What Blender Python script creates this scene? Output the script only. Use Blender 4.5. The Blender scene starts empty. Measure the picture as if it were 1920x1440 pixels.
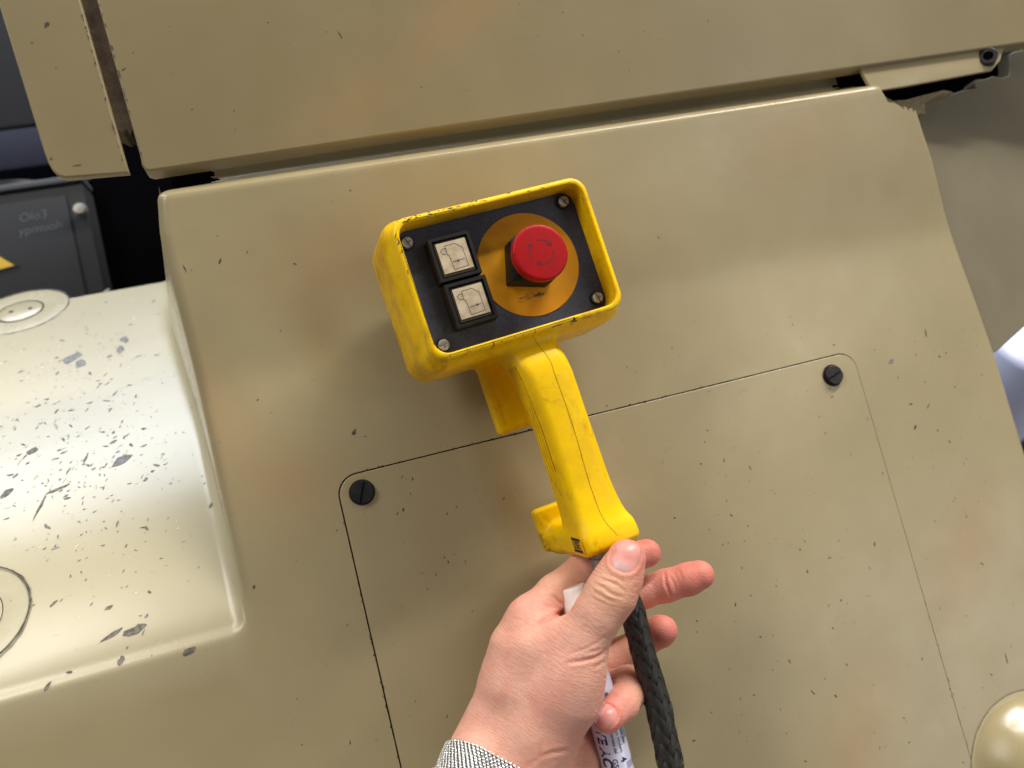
import bpy, bmesh, math, random
import numpy as np
from mathutils import Vector, Matrix

# ------------------------------------------------------------------ frames
# "M" = machine frame in metres: x along the panel, y up the panel, z out of the panel.
F_PX = 1400.0
TILT = math.radians(25)


def nrm(v):
    v = np.asarray(v, float)
    return v / np.linalg.norm(v)


hc = nrm([.947, .218, -.2346])
vc = np.array([-.25, .965, -.08])
vc = nrm(vc - hc * (vc @ hc))
ncv = np.cross(hc, vc)
RC = np.array([hc, vc, ncv])
oc = np.array([0, 0, -1.]) * .47 / ncv[2]
CAM = RC @ (-oc)
ct_, st_ = math.cos(TILT), math.sin(TILT)
MW = Matrix(((1, 0, 0, 0), (0, st_, -ct_, 0), (0, ct_, st_, 1.25), (0, 0, 0, 1)))


def P(x, y, off=0.):
    """point of the place at height off (mm) above the panel plane, on the sight line through photo position x, y"""
    r = np.array([(x - 960) / F_PX, (720 - y) / F_PX, -1.])
    t = (off / 1000. + ncv @ oc) / (ncv @ r)
    return RC @ (t * r - oc)


def PX(p):
    c = np.asarray(p) @ RC + oc
    return 960 + F_PX * c[..., 0] / -c[..., 2], 720 - F_PX * c[..., 1] / -c[..., 2]


# ------------------------------------------------------------------ camera, world, lamps, exposure
S = bpy.context.scene
COL = S.collection
cam = bpy.data.cameras.new('camera')
camo = bpy.data.objects.new('camera', cam)
COL.objects.link(camo)
cm = Matrix.Identity(4)
for i in range(3):
    for j in range(3):
        cm[i][j] = RC[i][j]
    cm[i][3] = CAM[i]
camo.matrix_world = MW @ cm
cam.sensor_width = 36
cam.lens = 36 * F_PX / 1920
cam.clip_start = .01
cam.clip_end = 50
cam.dof.use_dof = True
cam.dof.focus_distance = .43
cam.dof.aperture_fstop = 6.3
S.camera = camo

W = bpy.data.worlds.new('World')
S.world = W
W.use_nodes = True
wb = W.node_tree.nodes['Background']
wb.inputs[0].default_value = (.95, .97, 1.0, 1)
wb.inputs[1].default_value = .17
S.view_settings.view_transform = 'Standard'
S.view_settings.look = 'None'
S.view_settings.exposure = 0
S.view_settings.gamma = 1
S.render.engine = 'CYCLES'
S.cycles.use_denoising = True


def lamp(name, posw, aimw, sx, sy, power, color=(1, .97, .92), roll=0):
    """one rectangular area light at posw (world) facing aimw"""
    l = bpy.data.lights.new(name, 'AREA')
    l.shape = 'RECTANGLE'
    l.size = sx
    l.size_y = sy
    l.energy = power
    l.color = color
    o = bpy.data.objects.new(name, l)
    COL.objects.link(o)
    d = Vector(aimw) - Vector(posw)
    q = d.to_track_quat('-Z', 'Y').to_matrix().to_4x4()
    o.matrix_world = Matrix.Translation(posw) @ q @ Matrix.Rotation(roll, 4, 'Z')
    return o


T0 = (0, 0, 1.25)
for k in range(3):      # three parallel tubes overhead
    lamp('ceiling_lamp', (.80 + .36 * k, -.25 + .14 * k, 3.1), T0, .09, 1.5, 22, (1, .96, .91), .4)
lamp('ceiling_lamp', (2.42, -2.86, 2.80), T0, 1.3, .42, 11, (1, .95, .88), .3)
lamp('right_fill_light', (1.55, -1.75, 1.0), (.25, 0, 1.05), 1.0, .9, 8, (1, .96, .88))  # unseen fill light, added to brighten the lower right of the panel
lamp('ceiling_lamp', (-.50, 1.0, 2.75), (-.3, .1, 1.1), 1.5, .8, 38, (.84, .91, 1))
lamp('ceiling_lamp', (-1.4, -.6, 3.0), T0, .4, 1.5, 25, (1, .96, .9), .2)


# ------------------------------------------------------------------ helpers
def thing(name, label, cat, matM=None, group=None):
    o = bpy.data.objects.new(name, None)
    COL.objects.link(o)
    o.empty_display_size = .02
    o.matrix_world = MW @ (matM or Matrix.Identity(4))
    o['label'] = label
    o['category'] = cat
    if group:
        o['group'] = group
    return o


def link(name, me, mat, parent, label=None, kind=None):
    o = bpy.data.objects.new(name, me)
    COL.objects.link(o)
    o.parent = parent
    if mat is not None and not me.materials:
        me.materials.append(mat)
    if label:
        o['label'] = label
    if kind:
        o['kind'] = kind
    return o


def mesh_np(name, V, Fq, smooth=True, normals=None):
    """mesh from arrays: V (n,3), Fq (m,3|4)"""
    V = np.asarray(V, np.float32)
    Fq = np.asarray(Fq, np.int32)
    me = bpy.data.meshes.new(name)
    k = Fq.shape[1]
    me.vertices.add(len(V))
    me.vertices.foreach_set('co', V.ravel())
    me.loops.add(Fq.size)
    me.loops.foreach_set('vertex_index', Fq.ravel())
    me.polygons.add(len(Fq))
    me.polygons.foreach_set('loop_start', np.arange(0, Fq.size, k, dtype=np.int32))
    me.polygons.foreach_set('loop_total', np.full(len(Fq), k, np.int32))
    me.update(calc_edges=True)
    me.validate()
    me.polygons.foreach_set('use_smooth', np.full(len(me.polygons), smooth))
    if normals is not None:
        me.normals_split_custom_set_from_vertices(np.asarray(normals, np.float32).tolist())
    me.update()
    return me


def mesh_py(name, V, Fc, smooth=False):
    me = bpy.data.meshes.new(name)
    me.from_pydata([tuple(map(float, v)) for v in V], [], [tuple(f) for f in Fc])
    me.update()
    me.polygons.foreach_set('use_smooth', [smooth] * len(me.polygons))
    return me


def auto_smooth(me, deg=35):
    bm = bmesh.new()
    bm.from_mesh(me)
    for f in bm.faces:
        f.smooth = len(f.verts) <= 8
    for e in bm.edges:
        if len(e.link_faces) == 2 and e.calc_face_angle(0) > math.radians(deg):
            e.smooth = False
    bm.to_mesh(me)
    bm.free()
    return me


def box_me(name, lo, hi, bev=.0, seg=2):
    bm = bmesh.new()
    bmesh.ops.create_cube(bm, size=1)
    lo = np.array(lo)
    hi = np.array(hi)
    for v in bm.verts:
        for k in range(3):
            v.co[k] = lo[k] if v.co[k] < 0 else hi[k]
    if bev:
        bmesh.ops.bevel(bm, geom=bm.edges[:], offset=bev, segments=seg, profile=.5, affect='EDGES')
    me = bpy.data.meshes.new(name)
    bm.to_mesh(me)
    bm.free()
    return auto_smooth(me, 40) if bev else me


def prism_me(name, pts, z0, z1, bev=.0, seg=2):
    """extruded polygon (pts in x,y), top edge bevelled"""
    bm = bmesh.new()
    b = [bm.verts.new((p[0], p[1], z0)) for p in pts]
    t = [bm.verts.new((p[0], p[1], z1)) for p in pts]
    n = len(pts)
    top = bm.faces.new(t)
    bm.faces.new(b[::-1])
    for i in range(n):
        bm.faces.new((b[i], b[(i + 1) % n], t[(i + 1) % n], t[i]))
    bmesh.ops.recalc_face_normals(bm, faces=bm.faces[:])
    if bev:
        bmesh.ops.bevel(bm, geom=list(top.edges), offset=bev, segments=seg, profile=.5, affect='EDGES')
    me = bpy.data.meshes.new(name)
    bm.to_mesh(me)
    bm.free()
    return auto_smooth(me, 40)


def lathe_me(name, prof, n=48, deg=40):
    """prof: (r, z) list, open at both ends closed with fans where r>0"""
    V = []
    Fc = []
    for r, z in prof:
        for i in range(n):
            a = 2 * math.pi * i / n
            V.append((r * math.cos(a), r * math.sin(a), z))
    for j in range(len(prof) - 1):
        for i in range(n):
            k = (i + 1) % n
            Fc.append((j * n + i, j * n + k, (j + 1) * n + k, (j + 1) * n + i))
    Fc.append(tuple(range(n))[::-1])
    Fc.append(tuple((len(prof) - 1) * n + i for i in range(n)))
    me = mesh_py(name, V, Fc)
    bm = bmesh.new()
    bm.from_mesh(me)
    bmesh.ops.recalc_face_normals(bm, faces=bm.faces[:])
    bm.to_mesh(me)
    bm.free()
    return auto_smooth(me, deg)


def rrect(cx, cy, hx, hy, r, n=6):
    pts = []
    for sx, sy, a0 in ((1, 1, 0), (-1, 1, 90), (-1, -1, 180), (1, -1, 270)):
        for i in range(n + 1):
            a = math.radians(a0 + 90 * i / n)
            pts.append((cx + sx * (hx - r) + r * math.cos(a), cy + sy * (hy - r) + r * math.sin(a)))
    return pts


def place(o, loc, rz=0., M3=None):
    m = Matrix.Translation(Vector([float(x) for x in loc]))
    if M3 is not None:
        m = m @ Matrix([[float(x) for x in r] for r in M3]).to_4x4()
    o.matrix_local = m @ Matrix.Rotation(rz, 4, 'Z')
    return o


def frame_from(nv, up=(0, 1, 0)):
    z = nrm(nv)
    x = nrm(np.cross(up, z))
    y = np.cross(z, x)
    return np.array([x, y, z]).T


# ------------------------------------------------------------------ materials
def srgb(r, g, b):
    f = lambda c: ((c / 255 + .055) / 1.055) ** 2.4 if c > 10 else c / 255 / 12.92
    return (f(r), f(g), f(b), 1)


class Mat:
    def __init__(s, name, col=(.5, .5, .5, 1), rough=.5, **kw):
        s.m = bpy.data.materials.new(name)
        s.m.use_nodes = True
        s.t = s.m.node_tree
        s.b = s.t.nodes['Principled BSDF']
        s.b.inputs['Base Color'].default_value = col
        s.b.inputs['Roughness'].default_value = rough
        for k, v in kw.items():
            s.b.inputs[k.replace('_', ' ')].default_value = v
        s._co = None

    def n(s, typ, **kw):
        nd = s.t.nodes.new(typ)
        for k, v in kw.items():
            setattr(nd, k, v)
        return nd

    def l(s, a, b):
        s.t.links.new(a, b)

    @property
    def co(s):
        if s._co is None:
            s._co = s.n('ShaderNodeTexCoord').outputs['Object']
        return s._co

    def mapping(s, scale=(1, 1, 1), rot=(0, 0, 0), loc=(0, 0, 0), src=None):
        m = s.n('ShaderNodeMapping')
        m.inputs['Scale'].default_value = scale
        m.inputs['Rotation'].default_value = rot
        m.inputs['Location'].default_value = loc
        s.l(src or s.co, m.inputs[0])
        return m.outputs[0]

    def noise(s, scale, detail=3, rough=.5, src=None, dist=0.):
        n = s.n('ShaderNodeTexNoise')
        n.inputs['Scale'].default_value = scale
        n.inputs['Detail'].default_value = detail
        n.inputs['Roughness'].default_value = rough
        n.inputs['Distortion'].default_value = dist
        s.l(src or s.co, n.inputs['Vector'])
        return n.outputs['Fac']

    def ramp(s, fac, stops):
        r = s.n('ShaderNodeValToRGB')
        e = r.color_ramp.elements
        while len(e) < len(stops):
            e.new(.5)
        for el, (p, c) in zip(e, stops):
            el.position = p
            el.color = c if len(c) == 4 else (*c, 1)
        s.l(fac, r.inputs[0])
        return r.outputs[0]

    def fac(s, fac, a, b, v0=0., v1=1.):
        m = s.n('ShaderNodeMapRange')
        m.inputs[1].default_value = a
        m.inputs[2].default_value = b
        m.inputs[3].default_value = v0
        m.inputs[4].default_value = v1
        s.l(fac, m.inputs[0])
        return m.outputs[0]

    def math(s, op, a, b=None, v=None):
        m = s.n('ShaderNodeMath', operation=op)
        for i, q in enumerate((a, b)):
            if q is None:
                if i == 1 and v is not None:
                    m.inputs[1].default_value = v
            elif isinstance(q, (int, float)):
                m.inputs[i].default_value = q
            else:
                s.l(q, m.inputs[i])
        return m.outputs[0]

    def mix(s, fac, a, b, mode='MIX'):
        m = s.n('ShaderNodeMix', data_type='RGBA', blend_type=mode)
        for idx, q in ((0, fac), (6, a), (7, b)):
            if isinstance(q, (int, float)):
                m.inputs[idx].default_value = q
            elif isinstance(q, (tuple, list)):
                m.inputs[idx].default_value = q if len(q) == 4 else (*q, 1)
            else:
                s.l(q, m.inputs[idx])
        return m.outputs[2]

    def base(s, c):
        s.l(c, s.b.inputs['Base Color'])

    def rough(s, c):
        s.l(c, s.b.inputs['Roughness'])

    def bump(s, h, dist, strength=1., prev=None):
        b = s.n('ShaderNodeBump')
        b.inputs['Strength'].default_value = strength
        b.inputs['Distance'].default_value = dist
        s.l(h, b.inputs['Height'])
        if prev is not None:
            s.l(prev, b.inputs['Normal'])
        s.l(b.outputs[0], s.b.inputs['Normal'])
        return b.outputs[0]

    def sep(s, src=None):
        x = s.n('ShaderNodeSeparateXYZ')
        s.l(src or s.co, x.inputs[0])
        return x.outputs


def paint(name, base, rough=.38, patches=(), mott=.10, wave=.0007, hood=None):
    m = Mat(name, base, rough, Coat_Weight=.12, Coat_Roughness=.3)
    n1 = m.noise(7, 4, .55)
    n2 = m.noise(38, 4, .6)
    c = m.mix(m.fac(n1, .3, .7), tuple(x * (1 - mott) for x in base[:3]), tuple(min(1, x * (1 + mott)) for x in base[:3]))
    c = m.mix(m.fac(n2, .35, .75, 0, .22), c, (base[0] * .86, base[1] * .82, base[2] * .72))
    for (cx, cy, rx, ry, ang, col, amt) in patches:  # soft elliptical patches mixed towards another tone
        mp = m.mapping(loc=(-cx, -cy, 0))
        mr = m.mapping(rot=(0, 0, -ang), src=mp)
        ms = m.mapping(scale=(1 / rx, 1 / ry, 0), src=mr)
        ln = m.n('ShaderNodeVectorMath', operation='LENGTH')
        m.l(ms, ln.inputs[0])
        d = m.math('ADD', ln.outputs['Value'], m.fac(n2, 0, 1, -.25, .25))
        d = m.math('ADD', d, m.fac(n1, 0, 1, -.4, .4))
        f = m.fac(d, .15, 1.25, amt, 0.)
        c = m.mix(f, c, col)
    ro = m.fac(m.noise(22, 5, .65), .25, .8, rough - .07, rough + .12)
    if hood:      # glossier paint on the ledge; its paler tone paints in the light there
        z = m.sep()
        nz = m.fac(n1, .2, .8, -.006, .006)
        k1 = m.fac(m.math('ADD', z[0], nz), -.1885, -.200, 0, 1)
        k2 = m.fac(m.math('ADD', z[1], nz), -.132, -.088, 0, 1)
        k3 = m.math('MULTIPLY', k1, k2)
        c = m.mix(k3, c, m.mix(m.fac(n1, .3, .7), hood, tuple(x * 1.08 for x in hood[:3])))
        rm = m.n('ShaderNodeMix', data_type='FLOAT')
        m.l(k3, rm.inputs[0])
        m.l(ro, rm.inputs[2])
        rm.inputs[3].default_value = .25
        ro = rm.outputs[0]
    m.base(c)
    m.rough(ro)
    w1 = m.noise(11, 3, .5)
    b1 = m.bump(w1, wave, .6)
    w2 = m.noise(90, 3, .6, src=m.mapping((.5, 1.6, 1)))
    b2 = m.bump(w2, wave * .10, .6, b1)
    m.bump(m.noise(700, 2, .6), wave * .022, .5, b2)
    return m.m


TAN = srgb(159, 145, 110)
ORANGE = srgb(164, 124, 74)
patch_main = ((.24, .125, .05, .03, .3, ORANGE, .25), (-.10, .095, .05, .035, 0, ORANGE, .3), (-.02, -.075, .016, .05, .2, srgb(140, 112, 62), .5),
              (-.185, .02, .03, .06, .3, ORANGE, .25), (.30, -.19, .028, .06, -.7, ORANGE, .33), (.17, -.29, .03, .07, -.7, ORANGE, .33),
              (-.11, .055, .02, .035, .1, srgb(140, 112, 62), .35), (-.145, -.03, .03, .03, 0, ORANGE, .25))
M_tan = paint('tan_paint', TAN, .31, patch_main, hood=srgb(174, 164, 134))
M_tan_up = paint('tan_paint_shaded', srgb(136, 122, 88), .40, ((.02, .235, .05, .022, .5, ORANGE, .38), (-.06, .19, .05, .02, .4, ORANGE, .2)))  # same tan paint, darkened to put the upper panels' shade into the colour
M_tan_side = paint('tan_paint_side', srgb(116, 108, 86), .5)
M_hood = paint('hood_gloss_lit', srgb(174, 164, 134), .25, (), .05, .0026)  # gloss of the ledge, with the light on it kept in the pale base
M_black = Mat('black_void', (.002, .002, .0025, 1), 1., Specular_IOR_Level=.0).m
M_groove = Mat('groove_dirt', (.012, .010, .008, 1), .9).m


def rust_mat():
    m = Mat('rusty_gap', rough=.85)
    n = m.noise(60, 6, .7)
    m.base(m.ramp(n, [(.3, (.012, .009, .006)), (.5, (.085, .055, .032)), (.75, (.14, .105, .065))]))
    m.bump(n, .002, .8)
    return m.m


M_rust = rust_mat()


def chip_mat(name, c0, c1):
    m = Mat(name, rough=.6)
    m.base(m.mix(m.fac(m.noise(400, 2), .35, .65), c0, c1))
    return m.m


M_chip = chip_mat('chipped_primer', srgb(46, 40, 30), srgb(92, 84, 68))
M_chip_grey = chip_mat('chipped_grey', srgb(96, 93, 90), srgb(132, 130, 130))
M_chip_light = chip_mat('light_scratch', srgb(196, 182, 148), srgb(226, 216, 190))


def yellow_mat():
    m = Mat('yellow_plastic', srgb(250, 204, 2), .36, Specular_IOR_Level=.28)
    n1 = m.noise(25, 4, .6)
    n2 = m.noise(110, 5, .65)
    c = m.mix(m.fac(n1, .3, .72), srgb(242, 192, 0), srgb(252, 208, 0))
    c = m.mix(m.fac(n2, .42, .8, 0, .45), c, srgb(214, 166, 6))
    sm = m.noise(52, 6, .72, src=m.mapping((1.3, .7, 1), (0, 0, .4)), dist=.8)
    c = m.mix(m.fac(sm, .54, .70, 0, .6), c, srgb(164, 120, 12))
    sc = m.noise(240, 4, .8, src=m.mapping((1, .18, 1), (0, 0, -.5)))
    c = m.mix(m.fac(sc, .70, .74, 0, .55), c, srgb(96, 66, 12))
    z = m.sep()
    # grime rubbed into the edges of the raised rim
    near = m.fac(m.math('ABSOLUTE', m.math('ADD', z[2], .0013)), .0006, .0028, 1, 0)
    hi = m.fac(z[1], -.045, -.041, 0, 1)
    g = m.fac(m.noise(150, 5, .7, src=m.mapping((.45, .45, 2))), .60, .67, 0, .85)
    c = m.mix(m.math('MULTIPLY', m.math('MULTIPLY', near, hi), g), c, (.035, .025, .012))
    # grime on the back foot; browner yellow with depth behind the rim
    foot = m.math('MULTIPLY', m.fac(z[1], -.160, -.1625, 0, 1), m.fac(z[2], -.045, -.058, 0, 1))
    foot2 = m.math('MULTIPLY', m.fac(z[0], -.0135, -.0158, 0, 1), m.fac(z[1], -.140, -.155, 0, 1))
    g2 = m.fac(m.noise(130, 5, .7), .42, .62, 0, .8)
    c = m.mix(m.math('MULTIPLY', m.math('MAXIMUM', foot, foot2), g2), c, (.06, .045, .02))
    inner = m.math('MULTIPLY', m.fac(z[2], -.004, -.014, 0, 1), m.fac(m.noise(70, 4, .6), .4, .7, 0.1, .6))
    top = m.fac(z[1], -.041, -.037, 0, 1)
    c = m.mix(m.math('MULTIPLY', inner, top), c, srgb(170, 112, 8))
    m.base(c)
    m.rough(m.fac(n2, .3, .8, .26, .5))
    b = m.bump(m.noise(55, 3, .5), .0005, .5)
    m.bump(m.noise(900, 3, .6), .00005, .6, b)
    return m.m


M_yel = yellow_mat()
M_yel_dark = Mat('yellow_edge_plastic', srgb(226, 178, 30), .45).m
M_seam = Mat('seam_dirt', srgb(118, 82, 8), .7).m
M_seam_black = Mat('seam_black', srgb(52, 36, 10), .7).m


def plate_mat():
    m = Mat('navy_plate', rough=.5)
    n = m.noise(900, 3, .7)
    n2 = m.noise(60, 5, .65)
    c = m.ramp(n, [(.3, srgb(34, 38, 54)), (.7, srgb(62, 66, 86))])
    c = m.mix(m.fac(n2, .5, .75, 0, .6), c, srgb(38, 38, 46))
    vor = m.noise(140, 6, .8, src=m.mapping((1, .3, 1), (0, 0, .6)))
    c = m.mix(m.fac(vor, .66, .70, 0, .8), c, (.01, .01, .012))
    m.base(c)
    m.rough(m.fac(n2, .3, .7, .38, .6))
    m.bump(n, .0001, .6)
    return m.m


M_plate = plate_mat()


def disc_mat():
    m = Mat('amber_disc', rough=.5, Specular_IOR_Level=.25)
    n = m.noise(45, 5, .6)
    c = m.mix(m.fac(n, .3, .7), srgb(188, 124, 0), srgb(206, 142, 4))
    c = m.mix(m.fac(m.noise(130, 5, .7, src=m.mapping((1, 3, 1), (0, 0, .5))), .62, .75, 0, .6), c, srgb(120, 84, 20))
    z = m.sep()
    # rubbed marks under the push button socket
    a = m.math('MULTIPLY', m.fac(z[1], -.0165, -.0145, 0, 1), m.fac(z[1], -.0205, -.019, 0, 1))
    a = m.math('MULTIPLY', m.fac(m.math('ABSOLUTE', m.math('ADD', z[1], .0178)), .0008, .0026, 1, 0), m.fac(m.math('ABSOLUTE', m.math('ADD', z[0], .004)), .007, .011, 1, 0))
    g = m.fac(m.noise(420, 5, .8, src=m.mapping((.35, 1.4, 1), (0, 0, .25))), .50, .56, 0, .9)
    c = m.mix(m.math('MULTIPLY', a, g), c, (.02, .016, .01))
    m.base(c)
    m.bump(n, .0002, .4)
    return m.m


M_disc = disc_mat()


def red_mat():
    m = Mat('red_plastic', rough=.5, Specular_IOR_Level=.2)
    n = m.noise(120, 5, .6)
    c = m.mix(m.fac(n, .3, .75), srgb(170, 14, 20), srgb(152, 10, 15))
    z = m.sep()
    rr = m.math('SQRT', m.math('ADD', m.math('POWER', z[0], 2.), m.math('POWER', z[1], 2.)))
    edge = m.fac(rr, .0142, .0152, 0, 1)
    g = m.fac(m.noise(260, 4, .7), .58, .66, 0, .8)
    c = m.mix(m.math('MULTIPLY', edge, g), c, srgb(80, 8, 12))
    m.base(c)
    m.rough(m.fac(n, .3, .7, .36, .5))
    m.bump(m.noise(700, 3), .00006, .6)
    return m.m


M_red = red_mat()
M_redmark = Mat('red_mark', srgb(92, 8, 14), .7).m


def blk(name, col=(.012, .012, .012, 1), r=.45, dust=.25):
    m = Mat(name, col, r)
    n = m.noise(220, 5, .7)
    m.base(m.mix(m.fac(n, .45, .8, 0, dust), col, (.10, .09, .075)))
    m.bump(n, .0001, .4)
    return m.m


M_blk = blk('black_plastic', (.007, .0065, .006, 1), .5, .10)
M_blk.node_tree.nodes['Principled BSDF'].inputs['Specular IOR Level'].default_value = .3
M_blkmetal = blk('black_oxide_steel', (.018, .018, .02, 1), .42, .3)
M_blkmetal.node_tree.nodes['Principled BSDF'].inputs['Metallic'].default_value = .5


def lens_mat():
    m = Mat('cream_lens', rough=.4)
    n = m.noise(140, 5, .65)
    c = m.ramp(n, [(.3, srgb(160, 142, 116)), (.5, srgb(188, 170, 142)), (.75, srgb(202, 186, 160))])
    c = m.mix(m.fac(m.noise(420, 3, .6), .66, .72, 0, .4), c, srgb(110, 100, 90))
    m.base(c)
    return m.m


M_lens = lens_mat()
M_clear = Mat('lens_edge', srgb(70, 62, 46), .15).m
M_ink = Mat('icon_ink', srgb(60, 50, 42), .6).m


def steel_mat():
    m = Mat('zinc_steel', srgb(196, 196, 194), .42, Metallic=.75)
    n = m.noise(500, 5, .7)
    m.base(m.ramp(n, [(.35, srgb(118, 114, 108)), (.5, srgb(196, 194, 192)), (.8, srgb(222, 222, 222))]))
    m.bump(n, .0001, .5)
    return m.m


M_steel = steel_mat()
M_gland = Mat('grey_cable_gland', srgb(92, 94, 90), .5, Metallic=.3)
M_gland.base(M_gland.mix(M_gland.fac(M_gland.noise(300, 4), .4, .7), srgb(134, 136, 130), srgb(172, 174, 168)))
M_gland = M_gland.m


def skin_mat():
    m = Mat('skin', rough=.48)
    b = m.b
    b.inputs['Subsurface Weight'].default_value = .22
    b.inputs['Subsurface Radius'].default_value = (.9, .35, .2)
    b.inputs['Subsurface Scale'].default_value = .0045
    b.inputs['Specular IOR Level'].default_value = .38
    at = m.n('ShaderNodeAttribute', attribute_name='tint')
    cs = m.n('ShaderNodeSeparateColor')
    m.l(at.outputs['Color'], cs.inputs[0])
    n1 = m.noise(45, 4, .6)
    n2 = m.noise(260, 4, .65)
    c = m.mix(m.fac(n1, .3, .7), srgb(222, 164, 140), srgb(234, 182, 158))
    c = m.mix(m.fac(n2, .4, .75, 0, .35), c, srgb(212, 142, 124))
    c = m.mix(m.fac(m.noise(70, 3, .6, dist=.6), .42, .7, 0, .4), c, srgb(220, 140, 122))
    vn = m.n('ShaderNodeTexVoronoi')
    vn.inputs['Scale'].default_value = 1500
    m.l(m.co, vn.inputs['Vector'])
    c = m.mix(m.fac(vn.outputs[0], .0, .45, .22, 0), c, srgb(196, 124, 104))
    c = m.mix(m.math('MULTIPLY', cs.outputs[0], .85), c, srgb(212, 108, 96))
    c = m.mix(m.math('MULTIPLY', cs.outputs[1], .7), c, srgb(226, 176, 134))
    c = m.mix(m.math('MULTIPLY', cs.outputs[2], .6), c, srgb(190, 142, 136))
    m.base(c)
    m.rough(m.fac(n2, .3, .8, .42, .6))
    fa = m.n('ShaderNodeAttribute', attribute_name='along')
    fv = m.n('ShaderNodeCombineXYZ')
    sx = m.n('ShaderNodeSeparateXYZ')
    m.l(fa.outputs['Vector'], sx.inputs[0])
    for i in range(3):
        m.l(sx.outputs[i], fv.inputs[i])
    w = m.noise(1000, 3, .6, src=m.mapping((1.5, .22, .22), src=fv.outputs[0]), dist=.5)
    w = m.fac(w, .35, .65)
    b1 = m.bump(w, .00025, .5)
    v = m.n('ShaderNodeTexVoronoi', feature='DISTANCE_TO_EDGE')
    v.inputs['Scale'].default_value = 900
    m.l(m.mapping((1, 1, 1)), v.inputs['Vector'])
    m.bump(m.fac(v.outputs[0], 0, .3), .00008, .5, b1)
    return m.m


M_skin = skin_mat()
M_nail = Mat('fingernail', srgb(224, 162, 152), .36, Subsurface_Weight=.3, Subsurface_Scale=.002)
_n = M_nail
_at = _n.n('ShaderNodeAttribute', attribute_name='lun')
_c = _n.mix(_n.fac(_n.noise(160, 3), .3, .7), srgb(222, 142, 132), srgb(232, 160, 148))
_c = _n.mix(_at.outputs['Fac'], _c, srgb(216, 168, 164))
_n.base(_c)
_n.bump(_n.noise(300, 2, .5), .00006, .5)
M_nail = M_nail.m


def braid_mat():
    m = Mat('black_braid', rough=.42)
    st = m.n('ShaderNodeAttribute', attribute_name='fib')
    sx = m.n('ShaderNodeSeparateXYZ')
    m.l(st.outputs['Vector'], sx.inputs[0])
    n = m.noise(1, 2, .6, src=m.mapping((50, 1900, 1), src=st.outputs['Vector']))
    n2 = m.noise(80, 4, .6)
    c = m.mix(m.fac(n, .3, .7), (.006, .0055, .004), (.026, .023, .018))
    c = m.mix(m.fac(n2, .45, .75, 0, .5), c, (.034, .030, .022))
    m.base(c)
    m.bump(n, .0004, .8)
    return m.m


M_braid = braid_mat()
M_pw = Mat('white_pen_plastic', srgb(236, 226, 222), .38, Subsurface_Weight=.1, Subsurface_Scale=.002)
_c = M_pw.mix(M_pw.fac(M_pw.noise(1, 3, src=M_pw.mapping((260, 260, 8))), .4, .75, 0, .5), srgb(238, 230, 226), srgb(222, 202, 172))
M_pw.base(_c)
M_pw = M_pw.m
M_pb = Mat('pen_barrel_wrap', srgb(206, 204, 226), .3, Coat_Weight=.3).m
M_navy = Mat('navy_print', srgb(34, 30, 84), .5).m
M_grey_print = Mat('grey_print', srgb(74, 66, 78), .5).m
M_band = Mat('mesh_steel', srgb(240, 240, 238), .26, Metallic=1.).m
M_dark_band = Mat('mesh_gap', (.02, .02, .022, 1), .6).m

RND = random.Random(5)


# ------------------------------------------------------------------ distance-field surfaces
def smin(a, b, k):
    h = np.clip(.5 + .5 * (b - a) / k, 0, 1)
    return b * (1 - h) + a * h - k * h * (1 - h)


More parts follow.
